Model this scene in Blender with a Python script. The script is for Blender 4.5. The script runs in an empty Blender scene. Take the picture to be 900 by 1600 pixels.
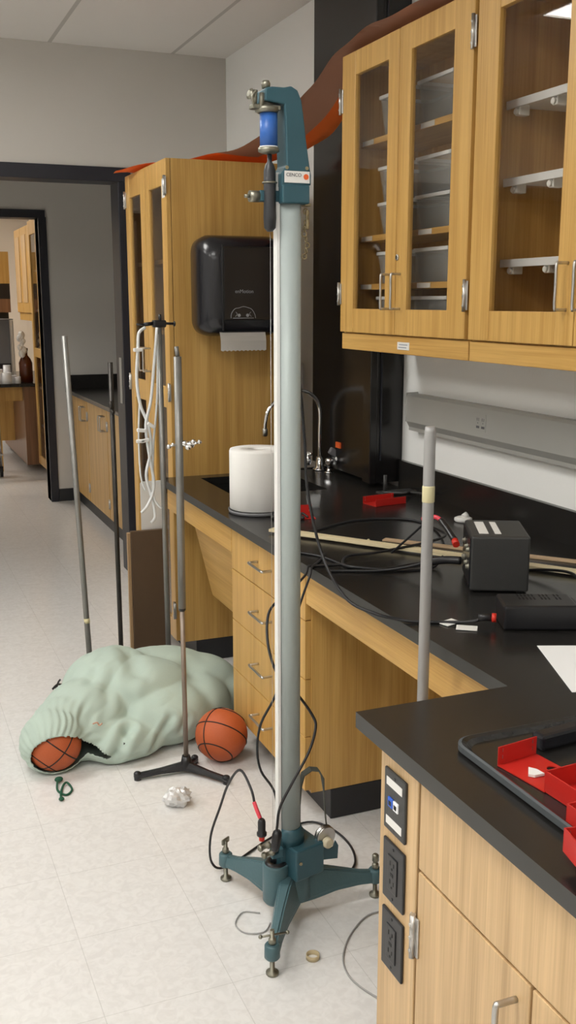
import bpy, bmesh, math, random
from mathutils import Vector, Matrix, noise
random.seed(7)
SC = bpy.context.scene
COL = SC.collection
PI = math.pi

# ------------------------------------------------------------------ materials
def mat(name, col, rough=0.5, metal=0.0, spec=0.5, var=0.0, vscale=8.0, bump=0.0, bscale=60.0, coat=0.0):
    m = bpy.data.materials.new(name); m.use_nodes = True
    nt = m.node_tree; b = nt.nodes['Principled BSDF']
    b.inputs['Roughness'].default_value = rough; b.inputs['Metallic'].default_value = metal
    b.inputs['Specular IOR Level'].default_value = spec; b.inputs['Coat Weight'].default_value = coat
    tc = nt.nodes.new('ShaderNodeTexCoord')
    no = nt.nodes.new('ShaderNodeTexNoise'); no.inputs['Scale'].default_value = vscale; no.inputs['Detail'].default_value = 4
    nt.links.new(tc.outputs['Object'], no.inputs['Vector'])
    mx = nt.nodes.new('ShaderNodeMix'); mx.data_type = 'RGBA'
    mx.inputs[6].default_value = (*[c * (1 - var) for c in col], 1); mx.inputs[7].default_value = (*[min(1, c * (1 + var)) for c in col], 1)
    nt.links.new(no.outputs['Fac'], mx.inputs[0]); nt.links.new(mx.outputs[2], b.inputs['Base Color'])
    if bump:
        n2 = nt.nodes.new('ShaderNodeTexNoise'); n2.inputs['Scale'].default_value = bscale
        nt.links.new(tc.outputs['Object'], n2.inputs['Vector'])
        bp = nt.nodes.new('ShaderNodeBump'); bp.inputs['Strength'].default_value = bump; bp.inputs['Distance'].default_value = 0.002
        nt.links.new(n2.outputs['Fac'], bp.inputs['Height']); nt.links.new(bp.outputs['Normal'], b.inputs['Normal'])
    return m

def wood(name, c1, c2, axis='z', rough=0.36, s=1.0):
    m = bpy.data.materials.new(name); m.use_nodes = True
    nt = m.node_tree; b = nt.nodes['Principled BSDF']; b.inputs['Roughness'].default_value = rough
    tc = nt.nodes.new('ShaderNodeTexCoord'); mp = nt.nodes.new('ShaderNodeMapping')
    sc = {'z': (24, 24, 0.8), 'y': (24, 0.8, 24), 'x': (0.8, 24, 24)}[axis]
    mp.inputs['Scale'].default_value = tuple(v * s for v in sc)
    nt.links.new(tc.outputs['Object'], mp.inputs['Vector'])
    n1 = nt.nodes.new('ShaderNodeTexNoise'); n1.inputs['Scale'].default_value = 1.3; n1.inputs['Detail'].default_value = 5; n1.inputs['Distortion'].default_value = 0.6
    mp2 = nt.nodes.new('ShaderNodeMapping'); mp2.inputs['Scale'].default_value = tuple(v * s * (9 if v > 1 else 5) for v in sc)
    nt.links.new(tc.outputs['Object'], mp2.inputs['Vector'])
    n2 = nt.nodes.new('ShaderNodeTexNoise'); n2.inputs['Scale'].default_value = 1.0; n2.inputs['Detail'].default_value = 3
    nt.links.new(mp.outputs['Vector'], n1.inputs['Vector']); nt.links.new(mp2.outputs['Vector'], n2.inputs['Vector'])
    ad = nt.nodes.new('ShaderNodeMath'); ad.operation = 'MULTIPLY_ADD'; ad.inputs[1].default_value = 0.6
    nt.links.new(n2.outputs['Fac'], ad.inputs[0]); nt.links.new(n1.outputs['Fac'], ad.inputs[2])
    r = nt.nodes.new('ShaderNodeValToRGB'); r.color_ramp.elements[0].position = 0.55; r.color_ramp.elements[1].position = 1.05
    r.color_ramp.elements[0].color = (*c1, 1); r.color_ramp.elements[1].color = (*c2, 1)
    nt.links.new(ad.outputs[0], r.inputs['Fac']); nt.links.new(r.outputs['Color'], b.inputs['Base Color'])
    return m

def glass_mat(name, tint=(1, 1, 1), refl=0.06, rough=0.02):
    m = bpy.data.materials.new(name); m.use_nodes = True; nt = m.node_tree
    for n in list(nt.nodes): nt.nodes.remove(n)
    out = nt.nodes.new('ShaderNodeOutputMaterial'); mx = nt.nodes.new('ShaderNodeMixShader')
    tr = nt.nodes.new('ShaderNodeBsdfTransparent'); tr.inputs[0].default_value = (*tint, 1)
    gl = nt.nodes.new('ShaderNodeBsdfGlossy'); gl.inputs['Roughness'].default_value = rough
    lw = nt.nodes.new('ShaderNodeLayerWeight'); lw.inputs['Blend'].default_value = .5
    fr = nt.nodes.new('ShaderNodeMath'); fr.operation = 'POWER'; fr.inputs[1].default_value = 4.5
    nt.links.new(lw.outputs['Facing'], fr.inputs[0])
    ad = nt.nodes.new('ShaderNodeMath'); ad.operation = 'MULTIPLY_ADD'; ad.inputs[1].default_value = .7; ad.inputs[2].default_value = refl
    nt.links.new(fr.outputs[0], ad.inputs[0]); nt.links.new(ad.outputs[0], mx.inputs[0])
    nt.links.new(tr.outputs[0], mx.inputs[1]); nt.links.new(gl.outputs[0], mx.inputs[2]); nt.links.new(mx.outputs[0], out.inputs[0])
    return m

def tub_mat(name):
    m = bpy.data.materials.new(name); m.use_nodes = True; nt = m.node_tree
    b = nt.nodes['Principled BSDF']; b.inputs['Base Color'].default_value = (.75, .78, .8, 1); b.inputs['Roughness'].default_value = .25
    out = nt.nodes['Material Output']; mx = nt.nodes.new('ShaderNodeMixShader'); tr = nt.nodes.new('ShaderNodeBsdfTransparent')
    mx.inputs[0].default_value = .2
    nt.links.new(tr.outputs[0], mx.inputs[1]); nt.links.new(b.outputs[0], mx.inputs[2]); nt.links.new(mx.outputs[0], out.inputs[0])
    return m

def emit(name, col, s):
    m = bpy.data.materials.new(name); m.use_nodes = True; b = m.node_tree.nodes['Principled BSDF']
    b.inputs['Base Color'].default_value = (*col, 1); b.inputs['Emission Color'].default_value = (*col, 1); b.inputs['Emission Strength'].default_value = s
    return m

def floor_mat():
    m = bpy.data.materials.new('vinyl_tile_floor'); m.use_nodes = True; nt = m.node_tree; b = nt.nodes['Principled BSDF']
    tc = nt.nodes.new('ShaderNodeTexCoord'); mp = nt.nodes.new('ShaderNodeMapping'); mp.inputs['Location'].default_value = (-.37, -2.60, 0)
    nt.links.new(tc.outputs['Object'], mp.inputs['Vector'])
    br = nt.nodes.new('ShaderNodeTexBrick'); br.offset = 0; br.inputs['Scale'].default_value = 1
    br.inputs['Brick Width'].default_value = .3048; br.inputs['Row Height'].default_value = .3048; br.inputs['Mortar Size'].default_value = .0011
    br.inputs['Mortar Smooth'].default_value = .3
    br.inputs['Color1'].default_value = (.765, .755, .74, 1); br.inputs['Color2'].default_value = (.755, .745, .73, 1); br.inputs['Mortar'].default_value = (.62, .61, .59, 1)
    nt.links.new(mp.outputs['Vector'], br.inputs['Vector'])
    no = nt.nodes.new('ShaderNodeTexNoise'); no.inputs['Scale'].default_value = 38; no.inputs['Detail'].default_value = 5; no.inputs['Distortion'].default_value = 1.2
    nt.links.new(tc.outputs['Object'], no.inputs['Vector'])
    r = nt.nodes.new('ShaderNodeValToRGB'); r.color_ramp.elements[0].position = .35; r.color_ramp.elements[0].color = (.95, .945, .94, 1)
    r.color_ramp.elements[1].position = .62; r.color_ramp.elements[1].color = (1.04, 1.04, 1.04, 1)
    nt.links.new(no.outputs['Fac'], r.inputs['Fac'])
    mx = nt.nodes.new('ShaderNodeMix'); mx.data_type = 'RGBA'; mx.blend_type = 'MULTIPLY'; mx.inputs[0].default_value = 1
    nt.links.new(br.outputs['Color'], mx.inputs[6]); nt.links.new(r.outputs['Color'], mx.inputs[7]); nt.links.new(mx.outputs[2], b.inputs['Base Color'])
    b.inputs['Roughness'].default_value = .2; b.inputs['Specular IOR Level'].default_value = .5
    n3 = nt.nodes.new('ShaderNodeTexNoise'); n3.inputs['Scale'].default_value = 6
    nt.links.new(tc.outputs['Object'], n3.inputs['Vector'])
    bp = nt.nodes.new('ShaderNodeBump'); bp.inputs['Strength'].default_value = .08; bp.inputs['Distance'].default_value = .002
    nt.links.new(n3.outputs['Fac'], bp.inputs['Height']); nt.links.new(bp.outputs['Normal'], b.inputs['Normal'])
    return m

def ceiling_mat():
    m = bpy.data.materials.new('acoustic_ceiling_tile'); m.use_nodes = True; nt = m.node_tree; b = nt.nodes['Principled BSDF']
    tc = nt.nodes.new('ShaderNodeTexCoord'); mp = nt.nodes.new('ShaderNodeMapping'); mp.inputs['Location'].default_value = (-.985 + .66 * 20, -4.45 + 1.22 * 20, 0)
    nt.links.new(tc.outputs['Object'], mp.inputs['Vector'])
    br = nt.nodes.new('ShaderNodeTexBrick'); br.offset = 0; br.inputs['Scale'].default_value = 1
    br.inputs['Brick Width'].default_value = .66; br.inputs['Row Height'].default_value = 1.22; br.inputs['Mortar Size'].default_value = .011
    br.inputs['Color1'].default_value = (.78, .755, .72, 1); br.inputs['Color2'].default_value = (.76, .735, .70, 1); br.inputs['Mortar'].default_value = (.52, .5, .47, 1)
    nt.links.new(mp.outputs['Vector'], br.inputs['Vector']); nt.links.new(br.outputs['Color'], b.inputs['Base Color'])
    b.inputs['Roughness'].default_value = .9
    return m

M = {}
M['floor'] = floor_mat(); M['ceiling'] = ceiling_mat()
M['wall'] = mat('grey_wall_paint', (.60, .575, .535), .75, var=.02, vscale=2, bump=.1, bscale=120)
M['wall_white'] = mat('white_wall_paint', (.90, .905, .885), .7, var=.02, vscale=2, bump=.1, bscale=120)
M['oak'] = wood('oak_vertical', (.47, .255, .060), (.66, .405, .125), 'z')
M['oak_near'] = wood('pale_oak_vertical', (.46, .30, .145), (.69, .475, .25), 'z', .4)
M['oak_y'] = wood('oak_along_counter', (.47, .255, .060), (.66, .405, .125), 'y')
M['oak_x'] = wood('oak_across', (.47, .255, .060), (.66, .405, .125), 'x')
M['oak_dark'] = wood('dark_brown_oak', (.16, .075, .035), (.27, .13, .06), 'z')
M['oak_edge'] = mat('oak_edge_band', (.55, .33, .12), .4, var=.08)
M['epoxy'] = mat('black_epoxy_resin', (.016, .015, .014), .24, spec=.5, var=.25, vscale=30, bump=.05, bscale=300)
M['epoxy_edge'] = mat('lit_epoxy_edge', (.044, .043, .040), .5, var=.1)  # lighter than the slab: light on the front edge put into the colour
M['rubber'] = mat('black_rubber_base', (.02, .021, .024), .45, var=.2)
M['frame'] = mat('navy_black_frame_paint', (.017, .018, .026), .4, var=.1)
M['column'] = mat('black_gloss_laminate', (.010, .009, .009), .2, var=.1)
M['steel'] = mat('brushed_steel', (.55, .54, .52), .32, 1.0, var=.1, vscale=20)
M['rod'] = mat('dull_grey_rod', (.25, .245, .23), .42, .55, var=.25, vscale=14)
M['rod_dark'] = mat('tarnished_dark_rod', (.055, .05, .045), .4, .7, var=.4, vscale=18)
M['rod_bronze'] = mat('bronze_rod', (.27, .215, .175), .42, .5, var=.3, vscale=16)
M['chrome'] = mat('chrome', (.8, .8, .8), .08, 1.0)
M['hammer'] = mat('grey_hammered_tube', (.37, .42, .41), .5, .1, var=.08, vscale=5, bump=.12, bscale=260)
M['teal'] = mat('teal_blue_enamel', (.034, .098, .125), .38, .1, var=.12, vscale=9, bump=.1, bscale=220)
M['teal_base'] = mat('hammered_teal_enamel', (.072, .140, .158), .42, .1, var=.2, vscale=12, bump=.25, bscale=180)
M['blue'] = mat('blue_coil', (.03, .12, .42), .4, var=.08)
M['white'] = mat('white_plastic', (.82, .82, .80), .4)
M['paper'] = mat('white_paper', (.86, .86, .86), .8, var=.015, vscale=4)
M['towel'] = mat('paper_towel', (.84, .83, .80), .95, var=.02, vscale=30, bump=.2, bscale=400)
M['dark_rod'] = mat('dark_grey_plastic_rod', (.022, .024, .028), .4)
M['black'] = mat('black_plastic', (.013, .013, .015), .3, var=.1)
M['black_gloss'] = mat('glossy_black_plastic', (.009, .0095, .013), .26, var=.1, coat=.15)
M['charcoal'] = mat('charcoal_crackle_metal', (.038, .038, .037), .42, var=.15, vscale=40, bump=.2, bscale=400)
M['cable'] = mat('black_cable_rubber', (.012, .012, .014), .45)
M['pink'] = mat('pink_heat_shrink', (.75, .06, .09), .4)
M['red'] = mat('red_folded_plastic', (.52, .018, .012), .38, var=.08, vscale=12)
M['red_small'] = mat('red_insulator', (.65, .03, .015), .4)
M['brass'] = mat('old_brass', (.36, .30, .18), .4, .9, var=.25, vscale=40)
M['bolt'] = mat('grimy_zinc', (.27, .26, .21), .42, .85, var=.3, vscale=60)
M['cream'] = mat('cream_knob', (.62, .56, .40), .45, var=.1)
M['ball'] = mat('orange_basketball_rubber', (.50, .105, .028), .55, var=.08, vscale=20, bump=.6, bscale=420)
M['seam'] = mat('black_ball_seam', (.012, .01, .01), .6)
M['cloth'] = mat('pale_green_canvas', (.46, .56, .49), .9, var=.03, vscale=5, bump=.3, bscale=350)
M['green_cord'] = mat('green_cord', (.012, .085, .045), .8)
M['foil'] = mat('crumpled_foil_paper', (.74, .74, .74), .35, .35, var=.1, vscale=30)
M['tape'] = mat('cream_masking_tape', (.66, .60, .36), .7)
M['pvc'] = mat('grey_pvc_rod', (.36, .355, .35), .42, .15, var=.04)
M['tubing'] = mat('milky_rubber_tubing', (.72, .74, .74), .35)
M['orange'] = mat('orange_fabric_strip', (.92, .25, .055), .8, var=.06, vscale=6)
M['orange_brown'] = mat('strip_shade_and_thread_brown', (.56, .32, .22), .8, var=.06, vscale=6)  # shade on the orange strip as colour; also the bag's loose thread
M['board'] = mat('brown_hardboard', (.105, .065, .038), .45, var=.1, vscale=20)
M['cardboard'] = mat('tan_board_edge', (.40, .26, .14), .7)
M['stick'] = wood('maple_ruler', (.66, .55, .33), (.76, .66, .43), 'x', .5)
M['stick2'] = wood('tan_ruler', (.45, .30, .17), (.58, .42, .26), 'x', .5)
M['raceway'] = mat('grey_raceway_metal', (.40, .40, .375), .42, .2, var=.03)
M['glass'] = glass_mat('cabinet_glass', (.93, .92, .90), .03)
M['glass_far'] = glass_mat('cabinet_glass_far', (.85, .84, .82), .12)
M['tub'] = tub_mat('clear_tub_plastic')
M['rim'] = mat('white_tub_rim', (.85, .87, .9), .35)
M['grey_plastic'] = mat('grey_plastic', (.2, .2, .21), .4)
M['label'] = mat('white_label', (.78, .77, .74), .6, var=.03)
M['ink'] = mat('grey_ink', (.10, .10, .11), .7)
M['ink_light'] = mat('pale_print', (.32, .34, .38), .5)
M['jack_blue'] = mat('blue_jack', (.02, .11, .60), .4)
M['orange_tag'] = mat('orange_tag', (.85, .14, .03), .5)
M['amber'] = mat('amber_bottle_glass', (.10, .022, .006), .12)
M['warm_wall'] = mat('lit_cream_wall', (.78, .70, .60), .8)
M['lamp'] = emit('troffer_diffuser', (1.0, .98, .935), 10.8)
M['lamp_far'] = emit('troffer_diffuser_far', (1.0, .93, .84), 19.0)
M['screen_white'] = mat('added_whiteboard', (.8, .8, .8), .3)
M['ring'] = mat('tan_tape_ring', (.52, .42, .25), .55)
M['slot'] = mat('dark_slot', (.004, .004, .004), .6)

# ------------------------------------------------------------------ geometry builder
class B:
    def __init__(s): s.bm = bmesh.new(); s.mi = 0
    def _n(s, geom_faces, smooth=False):
        for f in geom_faces:
            f.material_index = s.mi; f.smooth = smooth
    def m(s, i): s.mi = i; return s
    def box(s, x0, x1, y0, y1, z0, z1, bev=0.0, rot=None, seg=1):
        if x0 > x1: x0, x1 = x1, x0
        if y0 > y1: y0, y1 = y1, y0
        if z0 > z1: z0, z1 = z1, z0
        t = bmesh.new(); bmesh.ops.create_cube(t, size=1)
        c = Vector(((x0 + x1) / 2, (y0 + y1) / 2, (z0 + z1) / 2))
        for v in t.verts: v.co = Vector((v.co.x * (x1 - x0), v.co.y * (y1 - y0), v.co.z * (z1 - z0)))
        if bev > 0: bmesh.ops.bevel(t, geom=t.edges[:], offset=min(bev, .45 * min(x1 - x0, y1 - y0, z1 - z0)), segments=seg + 1, profile=.5, affect='EDGES')
        R = (rot if isinstance(rot, Matrix) else Matrix.Rotation(rot, 4, 'Z')) if rot is not None else Matrix()
        for v in t.verts: v.co = R @ v.co + c
        s._merge(t); return s
    def _merge(s, t, smooth=False):
        me = bpy.data.meshes.new('t'); t.to_mesh(me); t.free()
        n = len(s.bm.faces); s.bm.from_mesh(me); bpy.data.meshes.remove(me)
        s.bm.faces.ensure_lookup_table()
        s._n(s.bm.faces[n:], smooth)
    def cyl(s, p0, p1, r0, r1=None, n=20, caps=True):
        r1 = r0 if r1 is None else r1
        return s.lathe([(0, r0), ((Vector(p1) - Vector(p0)).length, r1)], p0, Vector(p1) - Vector(p0), n, caps)
    def lathe(s, prof, c, axis=(0, 0, 1), n=24, caps=True, arc=None):
        """prof: list of (height, radius)"""
        a = Vector(axis).normalized(); q = a.to_track_quat('Z', 'Y').to_matrix(); c = Vector(c)
        rings = []
        for h, r in prof:
            rings.append([s.bm.verts.new(c + q @ Vector((r * math.cos(2 * PI * i / n), r * math.sin(2 * PI * i / n), h))) for i in range(n)])
        fs = []
        for A, C in zip(rings, rings[1:]):
            for i in range(n):
                try: fs.append(s.bm.faces.new((A[i], A[(i + 1) % n], C[(i + 1) % n], C[i])))
                except ValueError: pass
        s._n(fs, True)
        if caps:
            cf = [s.bm.faces.new(list(reversed(rings[0]))), s.bm.faces.new(rings[-1])]; s._n(cf, False)
        return s
    def tube(s, pts, r, n=8, closed=False, sub=6, caps=True):
        P = [Vector(p) for p in pts]
        if sub > 1 and len(P) > 2:
            Q = []
            L = len(P)
            rng = range(L if closed else L - 1)
            for i in rng:
                p0 = P[(i - 1) % L] if (closed or i > 0) else P[i]; p1 = P[i]; p2 = P[(i + 1) % L]
                p3 = P[(i + 2) % L] if (closed or i + 2 < L) else p2
                for k in range(sub):
                    t = k / sub
                    Q.append(.5 * ((2 * p1) + (p2 - p0) * t + (2 * p0 - 5 * p1 + 4 * p2 - p3) * t * t + (3 * p1 - p0 - 3 * p2 + p3) * t ** 3))
            if not closed: Q.append(P[-1])
            P = Q
        L = len(P); rings = []; up = None
        for i in range(L):
            if closed: d = P[(i + 1) % L] - P[i - 1]
            else: d = P[min(i + 1, L - 1)] - P[max(i - 1, 0)]
            d.normalize()
            if up is None: up = Vector((0, 0, 1)) if abs(d.z) < .9 else Vector((1, 0, 0))
            e1 = (up - d * up.dot(d)).normalized(); up = e1; e2 = d.cross(e1)
            rr = r(i / (L - 1)) if callable(r) else r
            rings.append([s.bm.verts.new(P[i] + e1 * rr * math.cos(2 * PI * k / n) + e2 * rr * math.sin(2 * PI * k / n)) for k in range(n)])
        fs = []
        for j in range(L if closed else L - 1):
            A, C = rings[j], rings[(j + 1) % L]
            for i in range(n): fs.append(s.bm.faces.new((A[i], A[(i + 1) % n], C[(i + 1) % n], C[i])))
        if caps and not closed: fs += [s.bm.faces.new(list(reversed(rings[0]))), s.bm.faces.new(rings[-1])]
        s._n(fs, True); return s
    def prism(s, poly, d, bev=0.0):
        """poly: 3D points in a plane, extruded by vector d"""
        t = bmesh.new(); d = Vector(d)
        a = [t.verts.new(Vector(p)) for p in poly]; b = [t.verts.new(Vector(p) + d) for p in poly]
        t.faces.new(a); t.faces.new(list(reversed(b)))
        for i in range(len(a)):
            j = (i + 1) % len(a); t.faces.new((a[j], a[i], b[i], b[j]))
        bmesh.ops.recalc_face_normals(t, faces=t.faces[:])
        if bev: bmesh.ops.bevel(t, geom=t.edges[:], offset=bev, segments=2, profile=.5, affect='EDGES')
        s._merge(t); return s
    def sphere(s, c, r, scale=(1, 1, 1), u=24, v=16):
        t = bmesh.new(); bmesh.ops.create_uvsphere(t, u_segments=u, v_segments=v, radius=r)
        for w in t.verts: w.co = Vector((w.co.x * scale[0], w.co.y * scale[1], w.co.z * scale[2])) + Vector(c)
        s._merge(t, True); return s
    def torus(s, c, R, r, axis=(0, 0, 1), n=36, k=10):
        q = Vector(axis).normalized().to_track_quat('Z', 'Y').to_matrix(); c = Vector(c)
        return s.tube([c + q @ Vector((R * math.cos(2 * PI * i / n), R * math.sin(2 * PI * i / n), 0)) for i in range(n)], r, k, True, 1)
    def holed(s, xs, ys, z0, z1, skip):
        """slab on a grid of cells, leaving out the cells in skip"""
        fs = []; vc = {}
        def V(x, y, z):
            k = (round(x, 5), round(y, 5), round(z, 5))
            if k not in vc: vc[k] = s.bm.verts.new((x, y, z))
            return vc[k]
        nx, ny = len(xs) - 1, len(ys) - 1
        on = lambda i, j: 0 <= i < nx and 0 <= j < ny and (i, j) not in skip
        for i in range(nx):
            for j in range(ny):
                if not on(i, j): continue
                x0, x1, y0, y1 = xs[i], xs[i + 1], ys[j], ys[j + 1]
                fs.append(s.bm.faces.new((V(x0, y0, z1), V(x1, y0, z1), V(x1, y1, z1), V(x0, y1, z1))))
                fs.append(s.bm.faces.new((V(x0, y1, z0), V(x1, y1, z0), V(x1, y0, z0), V(x0, y0, z0))))
                if not on(i - 1, j): fs.append(s.bm.faces.new((V(x0, y1, z1), V(x0, y1, z0), V(x0, y0, z0), V(x0, y0, z1))))
                if not on(i + 1, j): fs.append(s.bm.faces.new((V(x1, y0, z1), V(x1, y0, z0), V(x1, y1, z0), V(x1, y1, z1))))
                if not on(i, j - 1): fs.append(s.bm.faces.new((V(x0, y0, z1), V(x0, y0, z0), V(x1, y0, z0), V(x1, y0, z1))))
                if not on(i, j + 1): fs.append(s.bm.faces.new((V(x1, y1, z1), V(x1, y1, z0), V(x0, y1, z0), V(x0, y1, z1))))
        s._n(fs); return s

ORG = {}
def tag(o, label=None, cat=None, group=None, kind=None):
    if label: o['label'] = label
    if cat: o['category'] = cat
    if group: o['group'] = group
    if kind: o['kind'] = kind
    return o
def thing(name, label, cat, loc, group=None):
    o = bpy.data.objects.new(name, None); COL.objects.link(o); o.location = loc; o.empty_display_size = .05
    ORG[o.name] = Vector(loc); return tag(o, label, cat, group)
def obj(name, b, mats, parent=None, loc=None, label=None, cat=None, group=None, kind=None):
    """links the builder's mesh (drawn in world coordinates) as ONE object; origin = parent's origin or loc"""
    me = bpy.data.meshes.new(name)
    org = ORG[parent.name] if parent is not None else Vector(loc if loc is not None else (0, 0, 0))
    for v in b.bm.verts: v.co -= org
    bmesh.ops.recalc_face_normals(b.bm, faces=b.bm.faces[:]) if getattr(b, 'recalc', False) else None
    b.bm.to_mesh(me); b.bm.free()
    for m in (mats if isinstance(mats, (list, tuple)) else [mats]): me.materials.append(M[m] if isinstance(m, str) else m)
    o = bpy.data.objects.new(name, me); COL.objects.link(o)
    if parent is not None: o.parent = parent
    else: o.location = org
    ORG[o.name] = org
    return tag(o, label, cat, group, kind)
def struct(name, b, m): return obj(name, b, m, kind='structure')
def copy_tree(o, dloc=(0, 0, 0), label=None, parent=None):
    c = o.copy(); COL.objects.link(c)
    if parent is None: c.location = o.location + Vector(dloc)
    else: c.parent = parent
    ORG[c.name] = ORG[o.name] + Vector(dloc)
    if label: c['label'] = label
    for ch in [k for k in bpy.data.objects if k.parent == o]: copy_tree(ch, dloc, None, c)
    return c
def text_mesh(name, txt, size, loc, right, up, m, parent, depth=.0003):
    cu = bpy.data.curves.new(name, 'FONT'); cu.body = txt; cu.size = size; cu.align_x = 'CENTER'; cu.align_y = 'CENTER'; cu.extrude = depth
    t = bpy.data.objects.new(name + '_tmp', cu); COL.objects.link(t)
    dg = bpy.context.evaluated_depsgraph_get(); me = bpy.data.meshes.new_from_object(t.evaluated_get(dg))
    bpy.data.objects.remove(t); bpy.data.curves.remove(cu)
    r = Vector(right).normalized(); u = Vector(up).normalized(); n = r.cross(u)
    Mx = Matrix((r, u, n)).transposed()
    org = ORG[parent.name]
    for v in me.vertices: v.co = Mx @ v.co + Vector(loc) - org
    me.materials.clear(); me.materials.append(M[m])
    o = bpy.data.objects.new(name, me); COL.objects.link(o); o.parent = parent; ORG[o.name] = org
    return o

# ------------------------------------------------------------------ room shell
W = 1.95      # right wall
YW = 5.66     # wall with the wide opening
YV = 8.05     # far wall of the lobby
CE = 2.89
b = B().box(-4.0, 3.2, -3.0, 15.0, -.06, 0); struct('floor', b, 'floor')
b = B().box(-4.1, 3.2, -3.1, 15.1, CE, CE + .06); struct('ceiling', b, 'ceiling')
b = B().box(W, W + .12, -3.0, YW, 0, CE); struct('wall_right', b, 'wall_white')
b = B().box(-4.12, -4.0, -3.0, 15.0, 0, CE); struct('wall_left', b, 'wall')
b = B().box(-4.0, W, -3.12, -3.0, 0, CE); struct('wall_front', b, 'wall')
b = B().box(-4.0, W + .12, YW, YW + .15, 2.26, CE).box(1.36, W + .12, YW, YW + .15, 0, 2.26).box(-4.0, -2.2, YW, YW + .15, 0, 2.26)
struct('wall_back', b, 'wall')
b = B().box(-2.2, 1.39, YW - .015, YW + .165, 2.21, 2.285, .004).box(1.315, 1.395, YW - .015, YW + .165, 0, 2.21, .004).box(-2.26, -2.2, YW - .015, YW + .165, 0, 2.21, .004)
struct('door_1', b, 'frame')
b = B().box(-4.0, .30, YV, YV + .14, 0, CE).box(.30, 1.25, YV, YV + .14, 2.20, CE).box(1.25, 3.1, YV, YV + .14, 0, CE)
struct('wall_lobby', b, 'wall')
b = B().box(.24, 1.305, YV - .02, YV + .16, 2.19, 2.25, .004).box(1.25, 1.312, YV - .02, YV + .16, 0, 2.20, .004).box(.24, .30, YV - .02, YV + .16, 0, 2.20, .004)
struct('door_2', b, 'frame')
b = B().box(2.12, 2.24, YW + .15, YV, 0, CE); struct('wall_lobby_right', b, 'wall')
b = B().box(1.312, 2.1, YV - .014, YV, 0, .10, .003); struct('baseboard_lobby', b, 'rubber')
b = B().box(-4, .24, YV - .014, YV, 0, .10, .003); struct('baseboard_lobby_left', b, 'rubber')
b = B().box(-4.0, 3.1, 14.6, 14.7, 0, CE); struct('wall_far', b, 'warm_wall')
b = B().box(2.15, 2.25, YV + .14, 14.6, 0, CE); struct('wall_far_right', b, 'warm_wall')
# black column beside the worktop
b = B().box(1.83, W - .001, 3.54, 4.17, .86, CE - .001, .003).box(1.80, 1.83, 3.535, 3.60, .86, CE - .001, .003)
b.m(1).box(1.846, 1.852, 3.534, 3.545, .95, CE - .002)
struct('column_right', b, ['column', 'frame'])

# ------------------------------------------------------------------ ceiling lights
def troffer(x, y, label, mt='lamp', z=CE, lx=1.2, ly=.6):
    t = thing('ceiling_light', label, 'ceiling light', (x, y, z), 'recessed ceiling lights')
    f = B()
    f.box(x - lx / 2, x + lx / 2, y - ly / 2, y - ly / 2 + .03, z - .02, z - .001).box(x - lx / 2, x + lx / 2, y + ly / 2 - .03, y + ly / 2, z - .02, z - .001)
    f.box(x - lx / 2, x - lx / 2 + .03, y - ly / 2 + .03, y + ly / 2 - .03, z - .02, z - .001).box(x + lx / 2 - .03, x + lx / 2, y - ly / 2 + .03, y + ly / 2 - .03, z - .02, z - .001)
    obj('frame', f, 'white', t)
    obj('diffuser', B().box(x - lx / 2 + .03, x + lx / 2 - .03, y - ly / 2 + .03, y + ly / 2 - .03, z - .012, z - .002), mt, t)
    return t
GL = 'white recessed ceiling light with glowing diffuser above the lab floor'
for x, y in ((-.30, 3.95), (-2.4, 3.95), (-.30, 1.5), (-2.4, 1.5), (-.3, -1.2), (-2.4, -1.2)): troffer(x, y, GL)
for x, y in ((-.5, 10.2), (-.1, 12.4)): troffer(x, y, 'white ceiling light glowing in the room beyond the far doorway', 'lamp_far')

# ------------------------------------------------------------------ hardware helpers
def pull_x(parent, x, y, z, L=.1, vertical=True, stand=.035, r=.0042, name='handle', m='steel'):
    """bow pull on a face looking towards -X"""
    d = Vector((0, 0, L / 2)) if vertical else Vector((0, L / 2, 0))
    c = Vector((x, y, z)); o = Vector((-stand, 0, 0))
    bb = B().tube([c + d, c + d + o * .75, c + d * .93 + o, c + o, c - d * .93 + o, c - d + o * .75, c - d], r, 8, sub=3)
    return obj(name, bb, m, parent)
def hinge(parent, x, y, z, L=.07, m='steel'):
    bb = B().box(x - .004, x, y - .014, y + .014, z - L / 2, z + L / 2, .0015)
    bb.cyl((x - .006, y, z - L / 2 - .004), (x - .006, y, z + L / 2 + .004), .0055, n=12)
    for k in (-1, 0, 1): bb.cyl((x - .0125, y, z + k * L / 3 - .0015), (x - .0055, y, z + k * L / 3 - .0015), .003, n=8)
    return obj('hinge', bb, m, parent)
def glass_door(parent, xf, y0, y1, z0, z1, s_far, s_near, rail_t, rail_b, glassm='glass', midrail=None, th=.02, name='door'):
    """framed door in the plane X=xf (front), y0<y1"""
    f = B()
    f.box(xf, xf + th, y0, y0 + s_near, z0, z1, .002).box(xf, xf + th, y1 - s_far, y1, z0, z1, .002)
    f.box(xf + .0008, xf + th, y0 + s_near, y1 - s_far, z1 - rail_t, z1, .0015).box(xf + .0008, xf + th, y0 + s_near, y1 - s_far, z0, z0 + rail_b, .0015)
    if midrail: f.box(xf + .0008, xf + th, y0 + s_near, y1 - s_far, midrail[0], midrail[1], .0015)
    d = obj(name, f, 'oak', parent)
    obj('glass_pane', B().box(xf + .008, xf + .011, y0 + s_near - .004, y1 - s_far + .004, z0 + rail_b - .004, z1 - rail_t + .004), glassm, d)
    return d

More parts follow.
